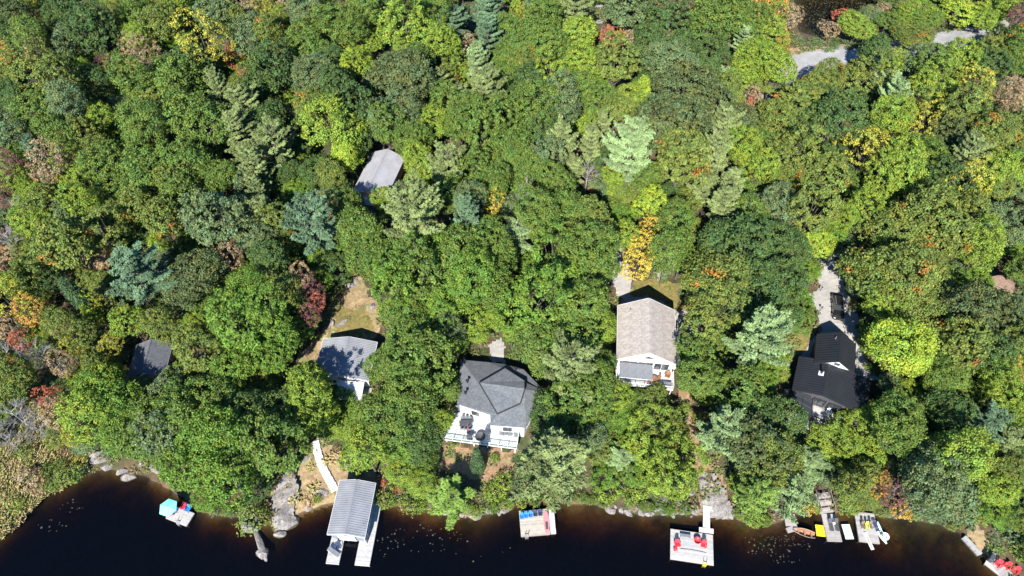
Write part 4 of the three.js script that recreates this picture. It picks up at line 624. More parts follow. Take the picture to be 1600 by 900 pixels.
  part('canopy', slab([V(-2.5, 2.25, -1.2), V(-2.5, 2.0, 1.25), V(2.5, 2.0, 1.25), V(2.5, 2.25, -1.2)], 0.04), M.greyFabric, aw); part('front_bar', rbx(5.1, 0.09, 0.09, 0.03, 0, 2.0, 1.28), M.steel, aw);
  for (const x of [-2.45, 2.45]) for (const z of [-1.15, 1.2]) part('leg', bx(0.07, z < 0 ? 2.2 : 1.98, 0.07, x, z < 0 ? 1.1 : 0.99, z), M.steel, aw);
}
{ // black-roofed house: garage wing and saltbox main wing, each a roof of sheet metal
  const y = LEV.black, e = 3.4;
  const g = gableHouse('house', 'black metal-roofed house with a white gable above its lower corrugated wing', 'house', [[1277, 521], [1338, 539], [1334, 582], [1273, 568]], y, e + 0.4, 2.1, { wall: M.wallDark, roof: M.blackMetal, ribs: 0.45, trim: M.blackTrim });
  part('gable_siding', tri([[V(-g.w, e + 0.42, g.l + 0.12), V(g.w, e + 0.42, g.l + 0.12), V(0, e + 2.25, g.l + 0.12)]]), M.white, g.h, 'white gable siding'); windowOn(g.h, 0.1, e + 1.2, g.l + 0.15, 0, 0.7, 0.45, M.slate, 1);
  const d = part('garage_door', Array.from({ length: 5 }, (_, k) => bx(2.6, 0.44, 0.05, 0.2, 0.25 + k * 0.46, -g.l - 0.1)), M.white, g.h); part('door_handle', rbx(0.2, 0.04, 0.05, 0.01, 0.2, 0.5, -g.l - 0.15), M.steel, d);
  part('roof_vent', [tube(V(-0.7, e + 1.9, -g.L * 0.28), V(-0.7, e + 2.6, -g.L * 0.28), 0.06, 0.06, 6)], M.steel, g.h);
  const f = rectPx([[1247, 555], [1364, 597], [1350, 646], [1240, 612]], y + e - 0.6), h = new THREE.Group(), W = f.W, L = f.L, sk = -W * 0.13, E2 = e - 0.6; h.position.set(f.c.x, y, f.c.z); h.rotation.y = f.yaw; scene.add(h);
  wallsGable(h, W - 0.8, L - 0.8, -2, E2 - 0.05, 1.25, M.wallDark, sk); gableRoof(h, W, L, E2, 1.4, M.blackMetal, { ribs: 0.42, trim: M.blackTrim, skew: sk }); block(h.position, f.yaw, W, L);
  const cp = part('chimney', [tube(V(sk - 0.7, E2 + 1, -0.6), V(sk - 0.7, E2 + 2.5, -0.6), 0.14, 0.14, 10)], M.blackTrim, h); part('flashing', [bx(0.75, 0.08, 0.75, sk - 0.7, E2 + 1.22, -0.6, 0, 0, 0.25)], M.white, cp);
  for (let k = 0; k < 4; k++) windowOn(h, -W / 2 + 2 + k * (W - 4) / 3, 1.5, L / 2 - 0.3, 0, 1.7, 1.6, M.blackTrim, 2);
  windowOn(h, W / 2 - 0.3, 1.6, 0, Math.PI / 2, 1.5, 1.2, M.blackTrim);
  g.h.updateMatrixWorld(true); h.updateMatrixWorld(true); for (const q of [...h.children]) g.h.attach(q); scene.remove(h);
  const pf = rectPx([[1241, 614], [1272, 619], [1266, 650], [1236, 642]], y + 1.9), po = thing('glazed_porch', 'dark glazed porch roof below the black corrugated roof', 'porch', V(pf.c.x, y - 0.8, pf.c.z), pf.yaw), q = 2.7;
  part('roof_frame', [bx(pf.W, 0.12, 0.12, 0, q, -pf.L / 2), bx(pf.W, 0.12, 0.12, 0, q, pf.L / 2), bx(0.12, 0.12, pf.L - 0.12, -pf.W / 2, q, 0), bx(0.12, 0.12, pf.L - 0.12, pf.W / 2, q, 0), bx(0.07, 0.1, pf.L - 0.12, 0, q, 0)], M.blackTrim, po);
  for (const s of [-1, 1]) part('roof_pane', bx(pf.W / 2 - 0.1, 0.02, pf.L - 0.12, s * pf.W / 4, q - 0.02, 0), M.glass, po);
  for (const s of [-1, 1]) for (const t of [-1, 1]) part('post', bx(0.12, q + 0.6, 0.12, s * (pf.W / 2 - 0.01), q / 2 - 0.36, t * (pf.L / 2 - 0.01)), M.blackTrim, po);
  stuff(part('porch_floor', planks(pf.W, pf.L, 0.25, { seed: 31 }), M.deckGrey, po));
  const tf = rectPx([[1274, 622], [1302, 632], [1296, 656], [1268, 650]], y + 0.1), td = thing('side_deck', 'pale plank deck with stone edge beside the glazed porch', 'deck', V(tf.c.x, y - 0.9, tf.c.z), tf.yaw);
  stuff(part('decking', planks(tf.W, tf.L, 1.0, { seed: 32 }), M.deckPale, td)); part('beam', [bx(tf.W, 0.2, 0.1, 0, 0.83, tf.L / 2), bx(tf.W, 0.2, 0.1, 0, 0.83, -tf.L / 2)], M.beam, td); for (const s of [-1, 1]) part('post', bx(0.14, 2, 0.14, s * (tf.W / 2 - 0.2), -0.2, tf.L / 2 - 0.25), M.beam, td);
  LEV.sideDeck = { c: V(tf.c.x, y + 0.1, tf.c.z), yaw: tf.yaw, W: tf.W, L: tf.L };
  const wf = rectPx([[1330, 637], [1350, 647], [1346, 652], [1326, 642]], y + 1.5); const wr = thing('lean_to', 'small white lean-to roof at the corner of the black house', 'lean-to', V(wf.c.x, y - 0.5, wf.c.z), wf.yaw); part('roof', slab([V(-wf.W / 2, 2.1, -0.6), V(-wf.W / 2, 1.9, 0.6), V(wf.W / 2, 1.9, 0.6), V(wf.W / 2, 2.1, -0.6)], 0.1), M.porchRoof, wr); for (const s of [-1, 1]) part('post', bx(0.1, 2.6, 0.1, s * (wf.W / 2 - 0.1), 0.55, 0.4), M.white, wr);
}
{ // brown shed
  const c = groundPx(1570, 462); gableHouse('shed', 'small brown-roofed shed at the forest edge', 'shed', [[1553, 438], [1590, 430], [1594, 455], [1556, 463]], c.y, 2.4, 0.9, { wall: M.wallTan, roof: M.brownShingle, trim: M.beam, over: 0.25 });
}
{ // boathouse on its dock
  const yD = 0.5, f = rectPx([[531, 751], [586, 755], [571, 841], [511, 834]], 3.4), W = f.W, L = f.L, h = thing('boathouse', 'grey metal-roofed boathouse with two pale dock fingers', 'boathouse', V(f.c.x, 0, f.c.z), f.yaw);
  wallsGable(h, W - 0.5, L - 0.6, 0.2, 3.3, 0.85, M.slate); gableRoof(h, W, L, 3.4, 0.95, M.silverMetal, { ribs: 0.32, trim: M.white });
  const slip = part('boat_door', [...Array.from({ length: 5 }, (_, k) => bx(2.4, 0.42, 0.06, -0.2, 0.85 + k * 0.44, L / 2 - 0.16))], M.white, h); part('door_handle', rbx(0.25, 0.05, 0.06, 0.01, -0.2, 0.8, L / 2 - 0.1), M.steel, slip);
  windowOn(h, W / 2 - 0.2, 1.9, 1.5, Math.PI / 2, 1.1, 0.8, M.white); windowOn(h, W / 2 - 0.2, 1.9, -1.8, Math.PI / 2, 1.1, 0.8, M.white); doorOn(h, W / 2 - 0.2, yD, 3.4, Math.PI / 2, M.white);
  const fing = (x0, x1, z0, z1, seed, m) => { stuff(part('decking', planks(x1 - x0, z1 - z0, yD, { x0: (x0 + x1) / 2, z0: (z0 + z1) / 2, seed, w: 0.16 }), m, h)); part('beam', [bx(0.1, 0.26, z1 - z0, x0 + 0.05, yD - 0.17, (z0 + z1) / 2), bx(0.1, 0.26, z1 - z0, x1 - 0.05, yD - 0.17, (z0 + z1) / 2), bx(x1 - x0 - 0.2, 0.26, 0.1, (x0 + x1) / 2, yD - 0.17, z1 - 0.06)], M.white, h); for (let z = z0 + 0.5; z < z1; z += 2.6) for (const x of [x0 + 0.25, x1 - 0.25]) part('pile', tube(V(x, -3, z), V(x, yD - 0.04, z), 0.1, 0.1, 8), M.beam, h); };
  fing(-W / 2 - 0.1, -W / 2 + 1.75, -L / 2 + 0.3, L / 2 + 3.1, 41, M.deckPale); fing(W / 2 - 1.35, W / 2 + 0.75, -L / 2 + 1.8, L / 2 + 3.0, 42, M.deckPale);
  h.updateMatrixWorld(true); LEV.boat = { p: (x, yy, z) => h.localToWorld(V(x, yy, z)), yaw: f.yaw, W, L, yD };
}
// ---------------------------------------------------------------- docks
function dock(name, label, px, y, m, seed, { alongX = true, w = 0.15, category = 'dock', piles = true } = {}) {
  const f = rectPx(px, y), o = thing(name, label, category, V(f.c.x, 0, f.c.z), f.yaw);
  stuff(part('decking', planks(f.W, f.L, y, { seed, alongX, w }), m, o));
  part('beam', [bx(0.1, 0.24, f.L - 0.04, -f.W / 2 + 0.05, y - 0.16, 0), bx(0.1, 0.24, f.L - 0.04, f.W / 2 - 0.05, y - 0.16, 0), bx(f.W - 0.2, 0.24, 0.1, 0, y - 0.16, f.L / 2 - 0.06), bx(f.W - 0.2, 0.24, 0.1, 0, y - 0.16, -f.L / 2 + 0.06)], M.beam, o);
  if (piles) for (const sx of [-1, 1]) for (const sz of [-1, 1]) part('pile', tube(V(sx * (f.W / 2 - 0.25), -2.6, sz * (f.L / 2 - 0.25)), V(sx * (f.W / 2 - 0.25), y - 0.04, sz * (f.L / 2 - 0.25)), 0.09, 0.09, 8), M.beam, o);
  o.updateMatrixWorld(true);
  return { o, ...f, y, p: (x, z, yy = y) => o.localToWorld(V(x, yy, z)) };
}
function ladder(D, x, z, turn, label, m = M.steel) {
  const l = thing('swim_ladder', label, 'ladder', D.p(x, z, D.y), D.yaw + turn);
  for (const s of [-1, 1]) part('rail', [tube(V(s * 0.22, 0, -0.35), V(s * 0.22, 0.75, -0.1), 0.028, 0.028, 6), tube(V(s * 0.22, 0.75, -0.1), V(s * 0.22, -1.2, 0.22), 0.028, 0.028, 6)], m, l);
  for (let k = 0; k < 4; k++) part('rung', bx(0.42, 0.04, 0.09, 0, 0.35 - 0.38 * k, 0.01 + 0.05 * k), m, l);
}
function adirondack(m, label, pos, turn, group) {                      // faces +z
  const o = thing('adirondack_chair', label, 'chair', pos, turn, group);
  part('seat', Array.from({ length: 4 }, (_, k) => bx(0.54, 0.025, 0.12, 0, 0.36 - 0.035 * k, 0.24 - 0.13 * k, 0, -0.26)), m, o);
  part('backrest', [-2, -1, 0, 1, 2].map((k) => rbx(0.105, 0.86 - 0.06 * Math.abs(k), 0.025, 0.01, k * 0.115, 0.66 - 0.03 * Math.abs(k), -0.42, 0, -0.38)), m, o);
  for (const s of [-1, 1]) { part('armrest', rbx(0.14, 0.025, 0.76, 0.01, s * 0.37, 0.56, -0.05), m, o); part('leg', [bx(0.035, 0.56, 0.1, s * 0.31, 0.27, 0.28), bx(0.035, 0.1, 0.95, s * 0.285, 0.2, -0.15, 0, -0.28), bx(0.035, 0.5, 0.08, s * 0.31, 0.3, -0.38)], m, o); }
  return o;
}
function chaise(m, frame, label, pos, turn, group) {                   // head at -z
  const o = thing('sun_lounger', label, 'lounger', pos, turn, group);
  part('mattress', [rbx(0.62, 0.08, 1.22, 0.03, 0, 0.34, 0.34), rbx(0.62, 0.08, 0.76, 0.03, 0, 0.53, -0.55, 0, 0.56)], m, o);
  part('frame', [bx(0.05, 0.05, 1.9, -0.3, 0.27, 0), bx(0.05, 0.05, 1.9, 0.3, 0.27, 0), bx(0.6, 0.05, 0.05, 0, 0.27, 0.9), bx(0.6, 0.05, 0.05, 0, 0.27, -0.9)], frame, o);
  for (const s of [-1, 1]) for (const z of [-0.7, 0.75]) part('leg', bx(0.05, 0.26, 0.05, s * 0.3, 0.13, z), frame, o);
  return o;
}
function seatAt(px, py, y) { return at(px, py, y); }
{ // umbrella dock
  const D = dock('umbrella_dock', 'small weathered dock under the turquoise umbrella', [[270, 793], [307, 799], [289, 824], [259, 808]], 0.45, M.deckPale, 51);
  ladder(D, 0.3, D.L / 2, 0, 'metal swim ladder on the turquoise umbrella dock');
  const u = thing('patio_umbrella', 'turquoise six-sided patio umbrella over the small dock', 'umbrella', at(272, 800.5, 0.45)), n = 6, Rr = 1.32, apex = V(0, 2.55, 0), rim = Array.from({ length: n }, (_, k) => V(Rr * Math.cos(k * 1.0472 + 0.3), 2.12, Rr * Math.sin(k * 1.0472 + 0.3)));
  part('canopy', [tri(rim.map((p, k) => [apex, rim[(k + 1) % n], p])), tri(rim.flatMap((p, k) => quad(p, rim[(k + 1) % n], rim[(k + 1) % n].clone().add(V(0, -0.12, 0)), p.clone().add(V(0, -0.12, 0)))))], M.turquoise, u);
  for (const p of rim) part('rib', tube(V(0, 2.5, 0), p.clone().add(V(0, -0.03, 0)), 0.012, 0.012, 4), M.steel, u);
  part('pole', tube(V(0, 0, 0), V(0, 2.62, 0), 0.025, 0.025, 8), M.steel, u); part('base', new THREE.CylinderGeometry(0.24, 0.28, 0.1, 16).translate(0, 0.05, 0), M.charcoal, u);
  adirondack(M.red, 'red chair at the open-water edge of the umbrella dock', at(268, 803, 0.45), 1.9); adirondack(M.blue, 'blue chair tucked under the turquoise umbrella', at(274.5, 797.5, 0.45), 1.3);
  adirondack(M.red, 'red chair beside a blue chair at the umbrella dock\'s shore edge', at(288, 794, 0.45), -0.3); adirondack(M.blue, 'blue chair beside a red chair at the umbrella dock\'s shore edge', at(294.5, 797, 0.45), -0.4);
}
{ // dock of blue chairs
  const D = dock('chair_dock', 'tan plank dock carrying a row of blue and navy chairs', [[811, 798], [855, 795], [860, 835], [814, 839]], 0.45, M.deckTan, 52);
  const xs = [[815.5, 809], [822, 807.5], [829, 806.5], [836.5, 805], [844, 804]];
  xs.forEach(([x, y], k) => adirondack(k < 3 ? M.blue : M.navy, k < 3 ? 'bright blue chair in the row of five on the tan dock' : 'dark navy chair in the row of five on the tan dock', at(x, y, 0.45), D.yaw, 'row of chairs on the tan dock').scale.set(0.7, 0.95, 0.9));
  ladder(D, -D.W / 2 + 0.8, D.L / 2, 0, 'swim ladder on the dock of blue chairs');
  const b = dock('boat_ramp', 'white painted ramp platform along the tan chair dock', [[857, 793], [865, 792.5], [869, 834], [860.5, 834.5]], 0.5, M.deckWhite, 53, { category: 'ramp' });
  const k = thing('paddle_board', 'faded pink-red paddle board lying along the tan dock', 'paddle board', at(854, 817, 0.46), 0.04); const pts = Array.from({ length: 24 }, (_, i) => { const t = i / 24 * 6.2832, z = Math.cos(t), w = Math.sin(t); return new THREE.Vector2(0.4 * w * (1 - 0.12 * z), 1.65 * z); }); const pg = new THREE.ExtrudeGeometry(new THREE.Shape(pts), { depth: 0.07, bevelEnabled: true, bevelSize: 0.03, bevelThickness: 0.03, bevelSegments: 2 }); pg.rotateX(Math.PI / 2); pg.translate(0, 0.13, 0); part('board', pg, M.pinkRed, k); part('deck_pad', bx(0.4, 0.012, 1.1, 0, 0.168, 0.4), M.charcoal, k); part('fin', bx(0.02, 0.03, 0.18, 0, 0.015, 1.3), M.charcoal, k);
}
{ // square raft
  const D = dock('raft_dock', 'large pale square raft with red chairs', [[1048, 828], [1115, 834], [1114, 884], [1047, 873]], 0.5, M.deckPale, 54);
  const E = dock('raft_landing', 'pale landing platform at the corner of the square raft', [[1093, 824], [1115, 826], [1115, 833.5], [1092, 831.5]], 0.52, M.deckWhite, 55, { piles: false });
  const g0 = dock('gangway', 'narrow white gangway from the rock slab to the square raft', [[1099, 796], [1110, 797], [1109, 824.5], [1098, 823.5]], 0.58, M.deckWhite, 56, { category: 'gangway' });
  const st = dock('stone_landing', 'pale stepped landing where the gangway meets the rock slab', [[1099, 789], [1115, 792], [1114, 798], [1098, 797]], 0.75, M.deckWhite, 57, { category: 'landing', piles: false });
  adirondack(M.red, 'red chair with its back to the shore by a red footstool', at(1057.5, 852, 0.5), 0.1); const fs = thing('footstool', 'low red slatted footstool in front of a red chair', 'footstool', at(1055, 859, 0.5), 0.1); part('top', Array.from({ length: 4 }, (_, k) => bx(0.5, 0.03, 0.1, 0, 0.3, -0.18 + 0.12 * k)), M.red, fs); for (const s of [-1, 1]) part('leg', bx(0.04, 0.28, 0.4, s * 0.22, 0.14, 0), M.red, fs);
  const rd = thing('round_chair', 'round red bowl chair on the square raft', 'chair', at(1088.5, 846, 0.5)); const bowl = new THREE.LatheGeometry([[0.05, 0.25], [0.3, 0.3], [0.46, 0.45], [0.5, 0.62], [0.47, 0.63], [0.42, 0.48], [0.27, 0.36], [0, 0.32]].map(([a, b]) => new THREE.Vector2(a, b)), 20); part('bowl', bowl, M.red, rd); part('base_ring', new THREE.TorusGeometry(0.3, 0.025, 6, 20).rotateX(Math.PI / 2).translate(0, 0.03, 0), M.charcoal, rd); for (let k = 0; k < 4; k++) part('leg', tube(V(0.3 * Math.cos(k * 1.57), 0.03, 0.3 * Math.sin(k * 1.57)), V(0.2 * Math.cos(k * 1.57), 0.3, 0.2 * Math.sin(k * 1.57)), 0.02, 0.02, 5), M.charcoal, rd);
  adirondack(M.red, 'red chair near the landing corner of the square raft', at(1098.5, 853, 0.5), -0.3);
  const rp = thing('mooring_rope', 'black mooring rope curved across the square raft', 'rope', at(1085, 861, 0.52)); const cc = new THREE.CatmullRomCurve3([[1063, 857], [1078, 858.5], [1092, 861], [1105, 864]].map(([a, b]) => at(a, b, 0.53).sub(rp.position))); const rg = new THREE.TubeGeometry(cc, 24, 0.035, 5); part('rope', rg, M.rope, rp); part('whipping', tube(cc.getPoint(0.97), cc.getPoint(1), 0.045, 0.045, 6), M.white, rp);
  ladder(D, D.W / 2 - 1.2, D.L / 2, 0, 'yellow swim ladder on the square raft', M.yellow);
  const bn = thing('deck_bench', 'low grey bench at the shore side of the square raft', 'bench', at(1070, 838, 0.5), D.yaw); part('seat', Array.from({ length: 3 }, (_, k) => bx(1.5, 0.04, 0.12, 0, 0.42, -0.14 + 0.14 * k)), M.greyFabric, bn); for (const s of [-1, 1]) part('leg', bx(0.06, 0.4, 0.4, s * 0.6, 0.2, 0), M.greyFabric, bn);
}
{ // the bent dock and rowing boat
  dock('bent_dock', 'old warped grey dock next to the wooden rowing boat', [[1226, 803], [1242, 803], [1244, 821], [1227, 823]], 0.4, M.deckGrey, 58);
  dock('bent_dock_end', 'skewed grey dock end leading to the wooden rowing boat', [[1227, 824], [1244, 821.5], [1250, 828], [1232, 832]], 0.38, M.deckGrey, 59, { piles: false });
  const c = at(1255, 833, 0.1), b = thing('rowing_boat', 'varnished wooden rowing boat tied to the warped dock', 'boat', c, -0.28), n = 18, L = 3.1, hull = [], inn = [];
  const sec = (t) => { const w = 0.56 * Math.pow(Math.sin(Math.PI * clamp(0.06 + 0.72 * t, 0, 1)), 0.8), sh = 0.34 + 0.16 * (1 - t) ** 2; return { x: -L / 2 + L * t, w, sh }; };
  for (let i = 0; i < n; i++) { const a = sec(i / n), d = sec((i + 1) / n), ring = (q, k) => [V(q.x, q.sh, -q.w * k), V(q.x, 0.06, -q.w * 0.72 * k), V(q.x, -0.1, 0), V(q.x, 0.06, q.w * 0.72 * k), V(q.x, q.sh, q.w * k)]; const A1 = ring(a, 1), B1 = ring(d, 1), A2 = ring(a, 0.9).map((p) => p.add(V(0, 0.03, 0))), B2 = ring(d, 0.9).map((p) => p.add(V(0, 0.03, 0))); for (let k = 0; k < 4; k++) { hull.push(...quad(A1[k], A1[k + 1], B1[k + 1], B1[k])); inn.push(...quad(A2[k], B2[k], B2[k + 1], A2[k + 1])); } }
  const e = sec(1), R = [V(e.x, e.sh, -e.w), V(e.x, 0.06, -e.w * 0.72), V(e.x, -0.1, 0), V(e.x, 0.06, e.w * 0.72), V(e.x, e.sh, e.w)]; hull.push([R[0], R[1], R[2]], [R[0], R[2], R[4]], [R[2], R[3], R[4]]);
  part('hull', tri(hull), M.varnish, b); part('planking', tri(inn), M.cedar, b);
  for (const s of [-1, 1]) part('gunwale', Array.from({ length: n }, (_, i) => { const a = sec(i / n), d = sec((i + 1) / n); return tube(V(a.x, a.sh + 0.02, s * a.w * 0.97), V(d.x, d.sh + 0.02, s * d.w * 0.97), 0.03, 0.03, 5); }), M.deckTan.clone(), b); b.children.slice(-2).forEach((m) => { m.material.vertexColors = false; });
  for (const t of [0.25, 0.55, 0.85]) { const q = sec(t); part('thwart', bx(0.24, 0.03, q.w * 1.7, q.x, q.sh - 0.12, 0), M.varnish, b); }
}
// twin lounger docks with floats between them
const mat_ = (name, label, px, m, seams) => { const f = rectPx(px, 0.14), o = thing(name, label, 'float', V(f.c.x, 0, f.c.z), f.yaw); for (let k = 0; k < seams; k++) part('pad', rbx(f.W, 0.16, f.L / seams - 0.03, 0.06, 0, 0.09, -f.L / 2 + f.L * (k + 0.5) / seams), m, o); part('grommet', new THREE.TorusGeometry(0.05, 0.015, 6, 10).rotateX(Math.PI / 2).translate(0, 0.175, -f.L / 2 + 0.14), M.steel, o); return o; };
mat_('floating_mat', 'bright yellow floating mat moored by the lounger dock', [[1274, 820], [1288, 820], [1289, 838], [1276, 837.5]], M.yellow, 3);
mat_('floating_mat', 'mint green floating mat between the lounger docks', [[1315, 819], [1327.5, 818.5], [1334, 841.5], [1321.5, 843]], M.mint, 4);
{
  const D = dock('lounger_dock', 'pinkish-grey plank dock with two dark loungers', [[1286, 803], [1303, 802.5], [1319, 847], [1290, 845]], 0.45, M.deckGrey, 61);
  chaise(M.charcoal, M.steel, 'dark lounger next to the yellow mat side of the dock', at(1297, 821, 0.45), D.yaw).scale.set(0.85, 1, 0.95); chaise(M.charcoal, M.steel, 'dark lounger next to the mint mat side of the dock', at(1306, 821, 0.45), D.yaw).scale.set(0.85, 1, 0.95);
  const st = thing('side_table', 'small white side table between two dark loungers', 'side table', at(1301.5, 819, 0.45)); part('top', new THREE.CylinderGeometry(0.2, 0.2, 0.03, 14).translate(0, 0.42, 0), M.white, st); part('leg', tube(V(0, 0, 0), V(0, 0.41, 0), 0.03, 0.03, 6), M.steel, st); part('foot', new THREE.CylinderGeometry(0.14, 0.16, 0.03, 12).translate(0, 0.015, 0), M.steel, st);
  const Q = dock('slide_dock', 'grey plank dock with a lime chair beside the paddle board', [[1338, 801], [1366, 801], [1374, 848], [1340, 847.5]], 0.45, M.deckGrey, 62);
  adirondack(M.brownFabric, 'brown deck chair on the mint mat side of the lime chair', at(1347, 823, 0.45), Q.yaw).scale.set(0.66, 0.95, 1); adirondack(M.lime, 'lime green deck chair between two brown ones', at(1353, 824, 0.45), Q.yaw).scale.set(0.66, 0.95, 1); adirondack(M.brownFabric, 'brown deck chair on the paddle board side of the lime chair', at(1359, 823, 0.45), Q.yaw).scale.set(0.66, 0.95, 1);
  const pl = thing('boarding_plank', 'white boarding plank jutting from the dock over the water', 'plank', at(1357, 845, 0.46), 0.18); part('plank', rbx(0.5, 0.06, 2.5, 0.02, 0, 0.035, 0), M.white, pl); part('hinge', bx(0.4, 0.03, 0.08, 0, 0.08, -1.15), M.steel, pl); part('tread_strip', bx(0.3, 0.012, 1.6, 0, 0.072, 0.2), M.concrete, pl);
  const k = thing('kayak', 'pale mint kayak floating at the dock with the lime chair', 'kayak', at(1375, 833, 0.05), 0.1), hp = []; for (let i = 0; i <= 20; i++) { const t = i / 20, w = 0.4 * Math.pow(Math.sin(Math.PI * clamp(t, 0.02, 0.98)), 0.6); hp.push([-1.55 + 3.1 * t, w, 0.22 + 0.1 * (2 * t - 1) ** 2]); } const kt = [], kb = []; for (let i = 0; i < 20; i++) { const [z0, w0, h0] = hp[i], [z1, w1, h1] = hp[i + 1], bend = (z) => 0.22 * (z / 1.55) ** 2; const r1 = [V(bend(z0) - w0, h0 - 0.08, z0), V(bend(z0), h0 + 0.05, z0), V(bend(z0) + w0, h0 - 0.08, z0)], r2 = [V(bend(z1) - w1, h1 - 0.08, z1), V(bend(z1), h1 + 0.05, z1), V(bend(z1) + w1, h1 - 0.08, z1)]; kt.push(...quad(r1[0], r2[0], r2[1], r1[1]), ...quad(r1[1], r2[1], r2[2], r1[2])); kb.push(...quad(r1[0], V(bend(z0), -0.08, z0), V(bend(z1), -0.08, z1), r2[0]), ...quad(V(bend(z0), -0.08, z0), r1[2], r2[2], V(bend(z1), -0.08, z1))); } part('deck', tri(kt), M.mint, k); part('hull', tri(kb), M.plastic, k); part('cockpit', new THREE.TorusGeometry(0.24, 0.035, 6, 18).rotateX(Math.PI / 2).scale(0.9, 1, 1.5).translate(0.02, 0.27, 0.1), M.charcoal, k); part('seat', rbx(0.32, 0.06, 0.4, 0.02, 0.02, 0.26, 0.1), M.charcoal, k);
  const t = thing('swim_ring', 'round white swim ring floating beside the kayak', 'swim ring', at(1382.5, 838, 0.02)); part('tube', new THREE.TorusGeometry(0.42, 0.17, 10, 28).rotateX(Math.PI / 2).translate(0, 0.1, 0), M.plastic, t); part('net', new THREE.CylinderGeometry(0.3, 0.3, 0.02, 18).translate(0, 0.06, 0), M.mint, t); part('grab_rope', new THREE.TorusGeometry(0.58, 0.015, 5, 28).rotateX(Math.PI / 2).translate(0, 0.12, 0), M.charcoal, t);
  const nv = thing('canoe_cover', 'folded navy tarpaulin lying along the dock edge', 'tarpaulin', at(1367.5, 820, 0.46), 0.1); part('cloth', rbx(0.55, 0.16, 1.9, 0.06, 0, 0.08, 0), M.navy, nv); part('strap', [bx(0.57, 0.17, 0.06, 0, 0.085, 0.5), bx(0.57, 0.17, 0.06, 0, 0.085, -0.5)], M.steel, nv);
  // stepped wooden landing behind the docks
  const lp = groundPx(1286, 788), ld = thing('shore_stairs', 'weathered wooden landing with planter rails above the lounger docks', 'landing', V(lp.x, lp.y - 0.3, lp.z), 0.12);
  for (let k = 0; k < 3; k++) { stuff(part('decking', planks(2.1, 0.75, 0.45 + 0.42 * k, { seed: 70 + k, z0: -0.95 * k + 0.9 }), M.deckGrey, ld)); part('riser', bx(2.1, 0.36, 0.05, 0, 0.24 + 0.42 * k, -0.95 * k + 1.25), M.beam, ld); }
  for (const s of [-1, 1]) part('rail', [bx(0.08, 0.08, 2.9, s * 1.05, 1.75, -0.2, 0, 0.2), bx(0.08, 1.3, 0.08, s * 1.05, 1.0, 1.15), bx(0.08, 1.4, 0.08, s * 1.05, 1.6, -1.3)], M.beam, ld);
}
{ // seawall and the red chairs' terrace
  const a = at(1507, 838, 0.6), b = at(1533, 866, 0.6), L = a.distanceTo(b), w = thing('seawall', 'pale concrete seawall along the dry grass strip', 'wall', mid3(a, b).setY(0), Math.atan2(-(b.z - a.z), b.x - a.x)); for (let k = 0; k < 4; k++) part('block', rbx(L / 4 - 0.03, 1.9, 0.4, 0.03, -L / 2 + L * (k + 0.5) / 4, -0.35, 0), M.concrete, w); part('coping', rbx(L, 0.1, 0.5, 0.02, 0, 0.65, 0), M.concrete, w);
  const T = dock('terrace_dock', 'pinkish-grey waterside terrace with three red chairs', [[1541, 872], [1568, 866], [1625, 905], [1580, 918]], 0.7, M.deckGrey, 64);
  const R_ = dock('white_edge', 'white-railed boarding strip along the terrace', [[1537, 880], [1543, 876], [1582, 902], [1574, 908]], 0.62, M.deckWhite, 65, { piles: true, alongX: false });
  [[1557, 883, 'red chair next to the black grill on the terrace', -0.9], [1571, 886, 'middle red chair of three on the terrace', -0.9], [1584, 893, 'red chair farthest from the grill on the terrace', -0.9]].forEach(([x, y, l, t]) => adirondack(M.red, l, at(x, y, 0.7), t));
  const g = thing('grill', 'black covered grill at the end of the waterside terrace', 'grill', at(1545, 874, 0.72), 0.8); part('cover', rbx(1.1, 0.85, 0.6, 0.12, 0, 0.62, 0), M.charcoal, g); for (const s of [-1, 1]) part('leg', bx(0.06, 0.24, 0.45, s * 0.42, 0.12, 0), M.steel, g); part('side_shelf', rbx(0.35, 0.04, 0.45, 0.01, 0.7, 0.75, 0), M.steel, g);
}
